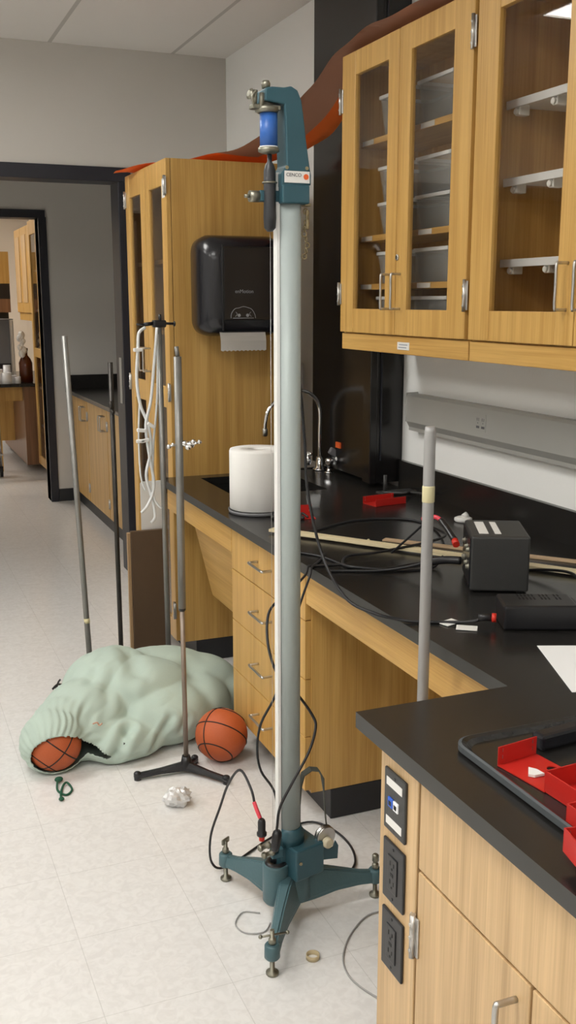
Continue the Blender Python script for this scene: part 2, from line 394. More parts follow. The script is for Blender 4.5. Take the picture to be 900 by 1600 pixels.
# ------------------------------------------------------------------ upper glass cabinets
XF = 1.63
def upper_cab(label, y0, y1, ymid, extra):
    t = thing('wall_cabinet', label, 'cabinet', (XF, y0, 1.40))
    c = B()
    c.box(XF + .022, W - .002, y0, y0 + .018, 1.40, 2.42, .001).box(XF + .022, W - .002, y1 - .018, y1, 1.40, 2.42, .001)
    c.box(XF + .022, W - .002, y0 + .018, y1 - .018, 1.445, 1.463).box(XF + .022, W - .002, y0 + .018, y1 - .018, 2.40, 2.42)
    c.box(W - .012, W - .002, y0 + .018, y1 - .018, 1.463, 2.40)
    obj('carcass', c, 'oak', t)
    obj('bottom_rail', B().box(XF + .012, XF + .034, y0 + .001, y1 - .001, 1.40, 1.458, .002), 'oak_y', t)
    for (a, e, sf, sn) in ((y0 + .008, ymid - .002, .073, .105), (ymid + .002, y1 - .008, .105, .073)):
        d = glass_door(t, XF, a, e, 1.463, 2.42, sf, sn, .078, .084)
    return t
cab1 = upper_cab('oak wall cabinet whose two glass doors show clear tubs stacked on wood shelves', 2.592, 3.468, 3.035, None)
cab2 = upper_cab('oak wall cabinet with empty white-edged shelves behind its glass door', 1.60, 2.588, 2.095, None)
doors1 = [o for o in bpy.data.objects if o.parent == cab1 and o.name.startswith('door')]
doors2 = [o for o in bpy.data.objects if o.parent == cab2 and o.name.startswith('door')]
pull_x(doors1[0], XF, 3.000, 1.605, .112); pull_x(doors1[1], XF, 3.072, 1.605, .112)
pull_x(doors2[0], XF, 2.058, 1.61, .115); pull_x(doors2[1], XF, 2.128, 1.61, .115)
hinge(doors1[1], XF, 3.463, 2.27, .08); hinge(doors1[1], XF, 3.463, 1.60, .075); hinge(doors1[0], XF, 2.598, 2.31, .085); hinge(doors1[0], XF, 2.598, 1.59, .085)
hinge(doors2[0], XF, 1.605, 2.31, .085); hinge(doors2[0], XF, 1.605, 1.59, .085)
for dd, yy in ((doors1[0], 3.022), (doors2[0], 2.07)):
    obj('keyhole_lock', B().lathe([(0, .010), (.004, .0105), (.006, .008)], (XF + .001, yy, 1.715), (-1, 0, 0), 16).m(1).box(XF - .0065, XF - .005, yy - .0012, yy + .0012, 1.710, 1.720), ['steel', 'slot'], dd)
for y in (2.995, 2.04):
    lb = cab1 if y > 2.5 else cab2
    q = obj('label_strip', B().box(XF + .010, XF + .0121, y - .045, y + .035, 1.415, 1.440, .0004).m(1).box(XF + .0094, XF + .0101, y - .035, y + .022, 1.43, 1.4335).box(XF + .0094, XF + .0101, y - .028, y + .026, 1.421, 1.4245), ['label', 'ink_light'], lb)
# shelves + labels, cab 1
for z in (1.635, 1.805, 2.135):
    s_ = obj('shelf', B().box(1.70, W - .013, 2.611, 3.449, z - .020, z, .001), 'oak_y', cab1)
    for yy in (2.70, 2.98, 3.19, 3.40): obj('shelf_label', B().box(1.6985, 1.6999, yy - .055, yy + .03, z - .018, z - .002), 'label', s_)
for z in (1.69, 1.915, 2.125):
    s_ = obj('shelf', B().box(1.73, W - .013, 1.619, 2.569, z - .012, z, .001).m(1).box(1.724, 1.73, 1.619, 2.569, z - .020, z + .002, .001), ['white', 'rim'], cab2)
    for yy in (1.70, 2.05, 2.36, 2.53):
        obj('shelf_clip', B().box(1.735, 1.77, yy - .012, yy + .012, z - .040, z - .012, .003).cyl((1.735, yy, z - .03), (1.728, yy, z - .03), .008, n=12), 'white', s_)
# plastic tubs in cab 1
def tub(x, y, z, wx, wy, h, label):
    t = thing('storage_tub', label, 'tub', (x, y, z), 'clear tubs in the wall cabinet')
    k = .86
    bb = B(); bmm = bb.bm
    def ring(sx, sy, zz, off=0): return [bmm.verts.new((x + a * (sx - off), y + c * (sy - off), zz)) for a, c in ((-1, -1), (1, -1), (1, 1), (-1, 1))]
    r0 = ring(wx / 2 * k, wy / 2 * k, z); r1 = ring(wx / 2, wy / 2, z + h); r2 = ring(wx / 2, wy / 2, z + h, .003); r3 = ring(wx / 2 * k, wy / 2 * k, z + .003, .003)
    fs = [bmm.faces.new(list(reversed(r0))), bmm.faces.new(r3)]
    for A, C in ((r0, r1), (r1, r2), (r2, r3)):
        for i in range(4): fs.append(bmm.faces.new((A[i], A[(i + 1) % 4], C[(i + 1) % 4], C[i])))
    bb._n(fs); obj('tub_body', bb, 'tub', t)
    e = .004
    rb = B().box(x - wx / 2 - e, x + wx / 2 + e, y - wy / 2 - e, y - wy / 2 + e, z + h - .006, z + h + .006, .002).box(x - wx / 2 - e, x + wx / 2 + e, y + wy / 2 - e, y + wy / 2 + e, z + h - .006, z + h + .006, .002)
    rb.box(x - wx / 2 - e, x - wx / 2 + e, y - wy / 2 + e, y + wy / 2 - e, z + h - .006, z + h + .006, .002).box(x + wx / 2 - e, x + wx / 2 + e, y - wy / 2 + e, y + wy / 2 - e, z + h - .006, z + h + .006, .002)
    obj('rim', rb, 'rim', t)
    return t
lv = [('bottom of the wall cabinet', 1.4645, .120), ('lowest wood shelf', 1.6365, .105), ('middle wood shelf', 1.8065, .105), ('pair stacked on the middle wood shelf', 1.918, .115), ('top wood shelf', 2.1365, .135)]
for (wh, z, h) in lv:
    for (nm, yy) in (('nearest the hinge with two leaves', 2.735), ('behind the stile between the doors', 2.975), ('at the far end', 3.245)):
        if 'pair' in wh:
            lab = 'clear tub, upper of two stacked on the middle shelf, ' + nm
        elif 'middle' in wh: lab = 'clear tub, lower of two stacked on the middle shelf, ' + nm
        else: lab = 'clear tub on the ' + wh + ', ' + nm
        lab = lab.replace('nearest the hinge with two leaves', 'next to the empty cabinet').replace('behind the stile between the doors', 'in the middle')
        tub(1.825, yy, z, .195, .215, h, lab)

# ------------------------------------------------------------------ tall glass cabinet
TX, TY0, TY1 = 1.148, 4.09, 4.78
t = thing('tall_cabinet', 'tall oak cabinet with glass doors carrying the black towel dispenser', 'cabinet', (TX, TY0, 0))
c = B().box(TX + .022, 1.70, TY0, TY0 + .019, .10, 2.135, .001).box(TX + .022, 1.70, TY1 - .019, TY1, .10, 2.135, .001)
c.box(TX + .022, 1.70, TY0 + .019, TY1 - .019, .10, .12).box(TX + .022, 1.70, TY0 + .019, TY1 - .019, 2.115, 2.135).box(1.69, 1.70, TY0 + .019, TY1 - .019, .12, 2.115)
c.box(TX + .022, 1.69, TY0 + .019, TY1 - .019, 1.15, 1.17)
obj('carcass', c, 'oak', t)
obj('plinth', B().box(TX + .09, 1.69, TY0 - .001, TY1, .001, .10, .002), 'rubber', t)
ym = (TY0 + TY1) / 2
for (a, e, hy) in ((TY0, ym - .002, TY0 + .004), (ym + .002, TY1, TY1 - .004)):
    d = glass_door(t, TX, a, e, .11, 2.135, .07, .07, .10, .09, 'glass_far', (1.13, 1.22))
    for z in (2.03, 1.20, .25): hinge(d, TX, hy, z, .07)
    pull_x(d, TX, (ym - .035 if a == TY0 else ym + .035), 1.32, .1)
for z in (.48, .82, 1.45, 1.75): obj('shelf', B().box(1.19, 1.688, TY0 + .02, TY1 - .02, z - .018, z), 'oak_y', t)
# things in the tall cabinet
k = 0
for (y, z, r, h, mm, lab) in ((4.27, 1.1705, .05, .13, 'white', 'white squat jar in the tall cabinet below its middle shelf'), (4.42, 1.1705, .045, .16, 'amber', 'dark jar in the tall cabinet beside the squat white jar'),
                              (4.25, .8205, .085, .24, 'label', 'pale canister inside the tall cabinet behind the hanging tubing'), (4.5, 1.4505, .05, .12, 'grey_plastic', 'grey jar high inside the tall cabinet')):
    tt = thing('jar', lab, 'jar', (1.33, y, z))
    obj('jar_body', B().lathe([(0, r * .9), (.006, r), (h * .78, r), (h * .88, r * .7), (h * .9, r * .7)], (1.33, y, z)), mm, tt)
    obj('lid', B().lathe([(0, r * .74), (.002, r * .76), (h * .12, r * .74)], (1.33, y, z + h * .9)), 'grey_plastic', tt)
# door label white
obj('door_label', B().box(TX - .0015, TX, TY0 + .015, TY0 + .055, 1.985, 2.06), 'label', t)

# ------------------------------------------------------------------ towel dispenser on tall cabinet side
def rr_poly(x0, x1, z0, z1, r, y, n=6):
    P = []
    for cx, cz, a in ((x1 - r, z1 - r, 0), (x0 + r, z1 - r, 90), (x0 + r, z0 + r, 180), (x1 - r, z0 + r, 270)):
        for i in range(n + 1):
            an = math.radians(a + 90 * i / n); P.append((cx + r * math.cos(an), y, cz + r * math.sin(an)))
    return P
YD = TY0
t = thing('paper_towel_dispenser', 'black rounded wall-mounted paper towel dispenser with a towel end hanging out', 'dispenser', (1.42, YD, 1.42))
bb = B(); bmm = bb.bm
secs = [(0.0, .018, .05), (.05, .006, .05), (.13, 0.0, .055), (.185, .010, .06), (.215, .035, .06), (.225, .06, .05)]
rings = []
for (dy, ins, r) in secs:
    x0, x1 = 1.262 + ins, 1.620 - ins
    z1 = 1.832 - ins; z0 = 1.435 + ins * .6
    rings.append([bmm.verts.new(p) for p in rr_poly(x0, x1, z0, z1, r, YD - .001 - dy)])
fs = []
for A, C in zip(rings, rings[1:]):
    for i in range(len(A)): fs.append(bmm.faces.new((A[i], A[(i + 1) % len(A)], C[(i + 1) % len(A)], C[i])))
fs.append(bmm.faces.new(rings[-1])); fs.append(bmm.faces.new(list(reversed(rings[0])))); bb._n(fs, True); bb.recalc = True
o = obj('housing', bb, 'black_gloss', t)
obj('front_panel', B().box(1.345, 1.565, YD - .232, YD - .2245, 1.50, 1.785, .003).box(1.338, 1.343, YD - .236, YD - .226, 1.46, 1.79, .002).box(1.567, 1.572, YD - .236, YD - .226, 1.46, 1.79, .002), 'black', t)
yf = YD - .2335
text_mesh('maker_name', 'enMotion', .020, (1.43, yf, 1.612), (1, 0, 0), (0, 0, 1), 'ink_light', t)
lg = B()
arc = [(-.052, 0), (-.05, .018), (-.036, .036), (-.018, .04), (0, .045), (.02, .041), (.036, .034), (.048, .016), (.052, 0)]
lg.tube([(1.425 + x, yf, 1.508 + z) for x, z in arc], .0011, 6)
lg.tube([(1.425 - .044, yf, 1.508), (1.425 + .044, yf, 1.508)], .0011, 6, sub=1)
for sx in (-1, 1):
    lg.lathe([(0, .0065), (.001, .0065)], (1.425 + sx * .018, yf + .0005, 1.519), (0, -1, 0), 12)
    lg.tube([(1.425 + sx * .032, yf, 1.532), (1.425 + sx * .026, yf, 1.524), (1.425 + sx * .034, yf, 1.514)], .0009, 6)
obj('sensor_logo', lg, 'ink_light', t)
pt = B(); n = 22; A = []; 
for j in range(5):
    row = []
    for i in range(n + 1):
        x = 1.333 + .195 * i / n; z = 1.455 - .075 * j / 4 - (.004 * (i % 2) if j == 4 else 0)
        row.append(pt.bm.verts.new((x + .006 * j / 4, YD - .205 - .006 * math.sin(j * .9), z)))
    A.append(row)
fs = [pt.bm.faces.new((A[j][i], A[j][i + 1], A[j + 1][i + 1], A[j + 1][i])) for j in range(4) for i in range(n)]
bmesh.ops.solidify(pt.bm, geom=fs, thickness=.0012)
obj('paper_end', pt, 'towel', t, label='white torn paper towel end')
t.location.x -= .035

# ------------------------------------------------------------------ worktop (one L-shaped black top) with sink
ZC = .842
b = B()
b.holed([.767, 1.095, 1.25, 1.64, W - .022], [-.8, 1.545, 3.58, 4.02, TY0 - .002], ZC - .03, ZC, {(2, 2), (0, 1), (0, 2), (0, 3)})
bmesh.ops.bevel(b.bm, geom=[e for e in b.bm.edges if len(e.link_faces) == 2 and e.calc_face_angle(0) > 1.2 and all(v.co.z > ZC - .001 for v in e.verts)], offset=.003, segments=2, affect='EDGES')
for f in b.bm.faces:
    if abs(f.normal.z) < .3 and (f.calc_center_median().x < 1.2): f.material_index = 1
t = thing('worktop', 'black epoxy lab worktop running along the wall and wrapping forward at the near end', 'worktop', (1.5, 1.9, ZC))
obj('worktop_slab', b, ['epoxy', 'epoxy_edge'], t)
obj('backsplash', B().box(W - .022, W - .001, -.8, 3.53, ZC - .03, ZC + .108, .002).box(1.70, W - .001, TY0 - .022, TY0 - .002, ZC, ZC + .004), 'epoxy', t)
s = B(); x0, x1, y0, y1, zb = 1.25, 1.64, 3.58, 4.02, .63
s.box(x0 - .012, x0, y0 - .012, y1 + .012, zb, ZC - .031).box(x1, x1 + .012, y0 - .012, y1 + .012, zb, ZC - .031).box(x0, x1, y0 - .012, y0, zb, ZC - .031).box(x0, x1, y1, y1 + .012, zb, ZC - .031).box(x0, x1, y0, y1, zb - .012, zb)
s.lathe([(0, .04), (.004, .042), (.005, .03)], (1.445, 3.8, zb))
obj('sink_basin', s, 'epoxy', t)

# aprons, side panels, drawer cabinet
FX = 1.122
t = thing('drawer_cabinet', 'oak base cabinet with four drawers and bow handles between two knee spaces', 'cabinet', (FX, 2.6, 0))
c = B().box(FX + .02, 1.90, 2.60, 2.619, .10, ZC - .031, .001).box(FX + .02, 1.90, 3.241, 3.26, .10, ZC - .031, .001).box(FX + .021, 1.90, 2.619, 3.241, .10, .12).box(1.88, 1.90, 2.619, 3.241, .12, ZC - .031)
obj('carcass', c, 'oak', t)
obj('plinth', B().box(FX + .085, 1.89, 2.598, 3.262, .001, .10, .003), 'rubber', t)
zz = [.108, .284, .468, .652, ZC - .036]
for i in range(4):
    d = obj('drawer', B().box(FX, FX + .02, 2.603, 3.257, zz[i] + .0015, zz[i + 1] - .0015, .0015), 'oak', t)
    pull_x(d, FX, 2.935, (zz[i] + zz[i + 1]) / 2 + .008, .125, False, .034, .0045)
def apron(y0, y1, label, ang=False):
    return obj('apron_panel', B().box(FX, FX + .02, y0, y1, ZC - .135, ZC - .031, .0015), 'oak_y', None, (FX, y0, ZC - .135), label, 'panel')
apron(3.262, TY0 - .002, 'oak rail under the worktop edge between the drawers and tall cabinet')
apron(1.56, 2.598, 'oak rail under the worktop edge in front of the nearer knee space')
# sloping panel that hides the sink plumbing
b = B().prism([(1.15, 3.28, .80), (1.17, 3.28, .80), (1.275, 3.28, .36), (1.255, 3.28, .36)], (0, .62, 0), .003)
obj('plumbing_cover', b, 'oak_y', None, (1.4, 3.6, .34), 'sloping oak cover hiding the sink plumbing under the worktop', 'panel')
# knee space backs
obj('knee_space_back', B().box(1.86, 1.88, 3.262, TY0 - .002, .0, ZC - .031, .001), 'oak', None, (1.87, 3.6, 0), 'oak back panel of the knee space beneath the sink', 'panel')
obj('knee_space_back', B().box(1.86, 1.88, 1.545, 2.598, .0, ZC - .031, .001), 'oak', None, (1.87, 2.0, 0), 'oak back panel of the knee space behind the grey rod', 'panel')
# side panel under worktop, below tall cabinet side
# ------------------------------------------------------------------ near base cabinet
NX = .79
t = thing('base_cabinet', 'pale oak base cabinet under the near worktop, carrying outlet plates on its edge', 'cabinet', (NX, 1.485, 0))
c = B().box(NX + .02, 1.86, 1.467, 1.486, 0.0, ZC - .031, .001).box(NX + .02, 1.86, -.75, -.731, .1, ZC - .031).box(NX + .02, 1.86, -.731, 1.467, .1, .12).box(NX + .03, NX + .05, -.731, 1.35, .66, ZC - .031)
obj('carcass', c, 'oak_near', t)
obj('end_stile', B().box(NX, NX + .02, 1.352, 1.486, .0, ZC - .031, .002), 'oak_near', t)
obj('plinth', B().box(NX + .08, NX + .10, -.75, 1.352, .001, .1), 'rubber', t)
obj('drawer', B().box(NX, NX + .02, .72, 1.345, .634, ZC - .036, .002), 'oak_near', t)
obj('drawer', B().box(NX, NX + .02, -.7, .716, .634, ZC - .036, .002), 'oak_near', t)
for (a, e) in ((1.028, 1.345), (.70, 1.022), (.37, .694), (.04, .364)):
    d = obj('door', B().box(NX, NX + .02, a, e, .11, .628, .002), 'oak_near', t)
    if a > 1: hinge(d, NX, 1.349, .505, .075); hinge(d, NX, 1.349, .2, .075); pull_x(d, NX, 1.058, .535, .105, True, .035, .005)
    else: pull_x(d, NX, e - .03, .535, .105, True, .035, .005)
# outlet plates
def plate(z, label, kind):
    yc = 1.424
    tt = thing('outlet_plate' if kind == 'o' else 'data_plate', label, 'outlet' if kind == 'o' else 'data outlet', (NX, yc, z))
    P = B().box(NX - .006, NX - .0003, yc - .038, yc + .038, z - .058, z + .058, .003, seg=2)
    for zz_ in (.048, -.048): P.cyl((NX - .0072, yc, z + zz_), (NX - .0055, yc, z + zz_), .0028, n=10)
    obj('cover', P, 'charcoal' if kind == 'd' else 'black', tt)
    if kind == 'o':
        f = B().box(NX - .008, NX - .0055, yc - .017, yc + .017, z - .034, z + .034, .0012)
        obj('receptacle', f, 'black', tt)
        q = B()
        for s_ in (1, -1):
            cz = z + s_ * .018
            q.box(NX - .0085, NX - .0079, yc - .0075, yc - .0055, cz - .001, cz + .006).box(NX - .0085, NX - .0079, yc + .0050, yc + .0072, cz - .001, cz + .007)
            q.cyl((NX - .0085, yc, cz - .007), (NX - .0079, yc, cz - .007), .0024, n=10)
        q.box(NX - .0085, NX - .0079, yc - .005, yc + .005, z - .003, z + .003)
        obj('slots', q, 'slot', tt)
    else:
        for s_ in (.036, -.038):
            obj('label_strip', B().box(NX - .0068, NX - .0059, yc - .028, yc + .028, z + s_ - .0075, z + s_ + .0075), 'label', tt)
        obj('blue_jack', B().box(NX - .009, NX - .0055, yc + .002, yc + .019, z - .009, z + .009, .001).m(1).box(NX - .0095, NX - .0089, yc + .006, yc + .015, z - .005, z + .003), ['jack_blue', 'slot'], tt, label='blue network jack')
        obj('grey_jack', B().box(NX - .009, NX - .0055, yc - .017, yc, z - .009, z + .009, .001).m(1).box(NX - .0095, NX - .0089, yc - .013, yc - .004, z - .005, z + .003), ['rim', 'slot'], tt, label='pale grey network jack')
plate(.713, 'dark data plate with a blue and a grey jack on the oak cabinet edge', 'd')
plate(.578, 'black power outlet plate in the middle of the three plates on the cabinet edge', 'o')
plate(.441, 'black power outlet plate lowest on the oak cabinet edge', 'o')

# ------------------------------------------------------------------ wall raceway with outlet
t = thing('wall_raceway', 'grey metal cable raceway on the white wall below the cabinets', 'raceway', (W, 2.4, 1.15))
b = B().prism([(W - .001, 3.42, 1.225), (W - .045, 3.42, 1.228), (W - .052, 3.42, 1.218), (W - .052, 3.42, 1.12), (W - .040, 3.42, 1.098), (W - .040, 3.42, 1.085), (W - .001, 3.42, 1.085)], (0, -3.6, 0))
obj('raceway_body', b, 'raceway', t)
obj('end_cap', B().box(W - .054, W - .001, 3.42, 3.426, 1.118, 1.230, .002), 'raceway', t)
q = B().box(W - .0535, W - .0522, 2.87, 2.935, 1.14, 1.20, .0005).m(1)
for s_ in (0, 1):
    yy = 2.887 + .031 * s_
    q.box(W - .0542, W - .0534, yy - .006, yy - .004, 1.175, 1.185).box(W - .0542, W - .0534, yy + .004, yy + .006, 1.175, 1.185).cyl((W - .0542, yy, 1.168), (W - .0534, yy, 1.168), .002, n=8)
    q.box(W - .0542, W - .0534, yy - .009, yy + .009, 1.150, 1.158)
obj('receptacle', q, ['raceway', 'ink'], t)

# ------------------------------------------------------------------ faucet, valve, soap dispenser
t = thing('sink_faucet', 'chrome gooseneck faucet arching over the black sink', 'faucet', (1.80, 4.02, ZC))
obj('spout', B().tube([(1.80, 4.02, ZC), (1.80, 4.02, 1.0), (1.80, 4.02, 1.10), (1.785, 4.02, 1.15), (1.745, 4.02, 1.185), (1.695, 4.02, 1.195), (1.62, 4.02, 1.175), (1.56, 4.02, 1.12), (1.545, 4.02, 1.07), (1.542, 4.02, 1.035)], .0085, 12), 'chrome', t)
obj('nozzle', B().lathe([(0, .008), (.004, .012), (.03, .012), (.034, .010)], (1.542, 4.02, 1.005)), 'steel', t)
obj('base', B().lathe([(0, .03), (.006, .03), (.012, .02), (.05, .016), (.06, .014)], (1.80, 4.02, ZC + .0005)), 'chrome', t)
for y, nm in ((4.0, 'hot'),):
    obj('valve_handle', B().lathe([(0, .012), (.02, .016), (.03, .012), (.05, .012)], (1.735, 4.0, ZC + .03)).tube([(1.735, 4.0, ZC + .075), (1.73, 3.98, ZC + .085), (1.72, 3.93, ZC + .088)], .007, 8), 'chrome', t)
t = thing('gas_valve', 'chrome bench gas valve with a grey lever beside the sink', 'valve', (1.815, 3.93, ZC))
obj('valve_body', B().lathe([(0, .02), (.005, .02), (.008, .009), (.03, .009), (.034, .017), (.06, .017), (.066, .010)], (1.805, 3.93, ZC + .0005)).cyl((1.805, 3.93, ZC + .045), (1.785, 3.90, ZC + .05), .009), 'chrome', t)
obj('lever', B().box(-.035, .035, -.008, .008, -.013, .013, .004, ).bm and B().box(1.80, 1.865, 3.915, 3.935, ZC + .07, ZC + .10, .005, rot=Matrix.Rotation(math.radians(32), 4, 'Y')), 'grey_plastic', t, label='light grey lever')
obj('nozzle', B().lathe([(0, .006), (.01, .010), (.02, .007), (.03, .009), (.04, .006)], (1.83, 3.915, ZC + .07), (.35, -.35, -.5)), 'white', t)
obj('orange_tag', B().box(1.822, 1.8295, 3.86, 3.905, ZC + .115, ZC + .140, .001), 'orange_tag', None, (1.826, 3.88, ZC + .115), 'small orange tag stuck on the black column above the gas valve', 'tag')
t = thing('soap_dispenser', 'white soap dispenser on the pale wall behind the grey tube', 'dispenser', (W - .03, 4.59, 1.10))
obj('dispenser_body', B().box(W - .012, W - .0005, 4.55, 4.63, 1.10, 1.28, .003).sphere((W - .035, 4.59, 1.20), .05, (.65, .85, 1.7)), 'white', t)
obj('nozzle', B().cyl((W - .05, 4.58, 1.135), (W - .055, 4.575, 1.095), .010, .008), 'grey_plastic', t)

# ------------------------------------------------------------------ orange strip draped over cabinet tops
def strip(path, name, mats, label):
    """path rows: (near edge point, far edge point)"""
    rows = []
    P = path
    L = len(P); sub = 8
    def cr(a, b_, c_, d_, t): return .5 * ((2 * b_) + (c_ - a) * t + (2 * a - 5 * b_ + 4 * c_ - d_) * t * t + (3 * b_ - a - 3 * c_ + d_) * t ** 3)
    for i in range(L - 1):
        for k in range(sub):
            t_ = k / sub
            g = [tuple(Vector(q) for q in P[max(0, min(L - 1, i + j))]) for j in (-1, 0, 1, 2)]
            rows.append((cr(g[0][0], g[1][0], g[2][0], g[3][0], t_), cr(g[0][1], g[1][1], g[2][1], g[3][1], t_)))
    rows.append(tuple(Vector(q) for q in P[-1]))
    bb = B(); V = []; nn = 6
    for ri, (a, e) in enumerate(rows):
        V.append([bb.bm.verts.new(a.lerp(e, k / nn) + Vector((0, 0, .006 * math.sin(k / nn * PI) + .004 * math.sin(ri * .7 + k)))) for k in range(nn + 1)])
    fs = [bb.bm.faces.new((V[i][k], V[i][k + 1], V[i + 1][k + 1], V[i + 1][k])) for i in range(len(V) - 1) for k in range(nn)]
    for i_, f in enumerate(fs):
        f.smooth = True; f.material_index = 0 if (i_ // nn < 2.6 * sub or i_ % nn >= nn - 2) else 1  # shaded rows painted brown; tall cabinet rows and far band orange, as lit
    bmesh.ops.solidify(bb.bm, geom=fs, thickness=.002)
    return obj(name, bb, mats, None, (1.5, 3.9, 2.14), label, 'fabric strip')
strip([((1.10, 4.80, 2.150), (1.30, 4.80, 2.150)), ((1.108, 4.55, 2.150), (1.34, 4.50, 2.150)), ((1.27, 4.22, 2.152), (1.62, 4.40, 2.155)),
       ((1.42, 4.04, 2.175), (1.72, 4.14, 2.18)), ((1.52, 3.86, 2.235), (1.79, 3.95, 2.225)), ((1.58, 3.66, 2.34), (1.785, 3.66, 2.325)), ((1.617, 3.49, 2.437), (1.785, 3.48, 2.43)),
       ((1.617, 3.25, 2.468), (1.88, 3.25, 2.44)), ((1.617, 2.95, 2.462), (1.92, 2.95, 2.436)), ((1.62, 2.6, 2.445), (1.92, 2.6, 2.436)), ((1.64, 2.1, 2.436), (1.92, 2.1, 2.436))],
      'orange_strip', ['orange', 'orange_brown'], 'long orange strip with its shade painted brown, lying across the cabinet tops and the gap')

# ------------------------------------------------------------------ free fall apparatus
AX, AY = .902, 2.19
t = thing('free_fall_apparatus', 'tall teal and grey free fall apparatus on a three-legged cast base', 'lab apparatus', (AX, AY, 0))
app = t
obj('pole', B().lathe([(0, .0268), (1.58, .0268)], (AX, AY, .235), n=40), 'hammer', t)
# white scale bar in front left of pole
sc = obj('scale_bar', B().box(.8665, .8755, AY - .010, AY + .010, .235, 1.855, .0012), 'white', t, label='white graduated scale edge')
hd = B().prism([(x, AY - .03, z) for x, z in ((.879, 2.030), (.895, 2.034), (.910, 2.026), (.9195, 2.005), (.925, 1.97), (.932, 1.915), (.940, 1.865), (.943, 1.850), (.943, 1.828), (.871, 1.822), (.871, 1.852), (.884, 1.868), (.882, 1.93), (.879, 1.995), (.850, 1.998), (.834, 2.000), (.834, 2.026), (.850, 2.030))], (0, .06, 0), .003)
obj('head_bracket', hd, 'teal', t)
obj('collar', B().box(.872, .938, AY - .034, AY + .034, 1.788, 1.8275, .003).box(.828, .874, AY - .012, AY + .012, 1.792, 1.816, .002), 'teal', t)
lbp = obj('name_plate', B().box(.878, .9385, AY - .0315, AY - .0302, 1.832, 1.857, .0003), 'label', t)
text_mesh('plate_lettering', 'CENCO', .0105, (.900, AY - .0318, 1.8485), (1, 0, 0), (0, 0, 1), 'ink', lbp)
text_mesh('plate_lettering', 'CHICAGO', .0048, (.900, AY - .0318, 1.838), (1, 0, 0), (0, 0, 1), 'ink_light', lbp) if False else None
obj('red_dot', B().lathe([(0, .0062), (.0006, .0062)], (.9295, AY - .0316, 1.8455), (0, -1, 0), 16), 'orange_tag', lbp)
for x in (.884, .932): obj('screw', B().lathe([(0, .0042), (.002, .0038)], (x, AY - .030, 1.864), (0, -1, 0), 12), 'brass', t)
# coil and clamp
CX, CY = .848, AY - .012
obj('coil', B().lathe([(0, .0195), (.072, .0195)], (CX, CY, 1.905), n=32), 'blue', t, label='blue electromagnet coil')
cc = B().lathe([(0, .014), (.004, .0235), (.012, .0235), (.013, .0195)], (CX, CY, 1.893)).m(1).lathe([(0, .0205), (.003, .0205)], (CX, CY, 1.905))
cc.m(0).lathe([(0, .020), (.003, .026), (.012, .026), (.014, .015), (.03, .012)], (CX - .004, CY, 1.977))
obj('coil_cap', cc, ['bolt', 'white'], t)
kk = B().cyl((.812, CY - .006, 1.988), (.815, CY - .006, 2.022), .0055).cyl((.826, CY - .012, 1.985), (.828, CY - .012, 2.016), .005).box(.806, .872, CY - .014, CY + .010, 1.983, 1.993, .002)
kk.lathe([(0, .010), (.004, .012), (.008, .006)], (.806, CY - .006, 2.012), (-1, -.3, .3)).lathe([(0, .009), (.010, .010), (.016, .007)], (.842, CY, 2.028))
kk.tube([(.812, CY - .02, 2.018), (.802, CY - .022, 2.006), (.806, CY - .02, 1.99)], .003, 8)
obj('terminal_screws', kk, 'bolt', t)
obj('plumb_rod', B().lathe([(0, .006), (.008, .013), (.03, .0145), (.060, .0135), (.13, .0135), (.142, .010), (.15, .005), (.165, .005)], (CX + .002, CY, 1.727), n=20), 'dark_rod', t)
obj('rod_ring', B().torus((CX + .002, CY, 1.832), .015, .0022), 'bolt', t)
obj('adjusting_screw', B().cyl((.828, CY + .012, 1.803), (.806, CY + .012, 1.803), .0125, n=16).cyl((.806, CY + .012, 1.803), (.795, CY + .012, 1.803), .004, n=10), 'bolt', t)
# chain at the right of the head
ch = B()
for i in range(9):
    z = 1.775 - i * .0125; ch.torus((.944 + .004 * math.sin(i * 1.3), AY + .004, z), .0058, .0016, (1, 0, 0) if i % 2 else (0, 1, 0), 12, 6)
ch.box(.936, .952, AY - .01, AY + .012, 1.785, 1.792, .002).box(.944, .9515, AY, AY + .006, 1.735, 1.778, .002)
obj('chain', ch, 'brass', t)
# falling wire
obj('spark_wire', B().cyl((.851, AY - .012, 1.728), (.851, AY - .012, .16), .0005, n=6), 'steel', t)
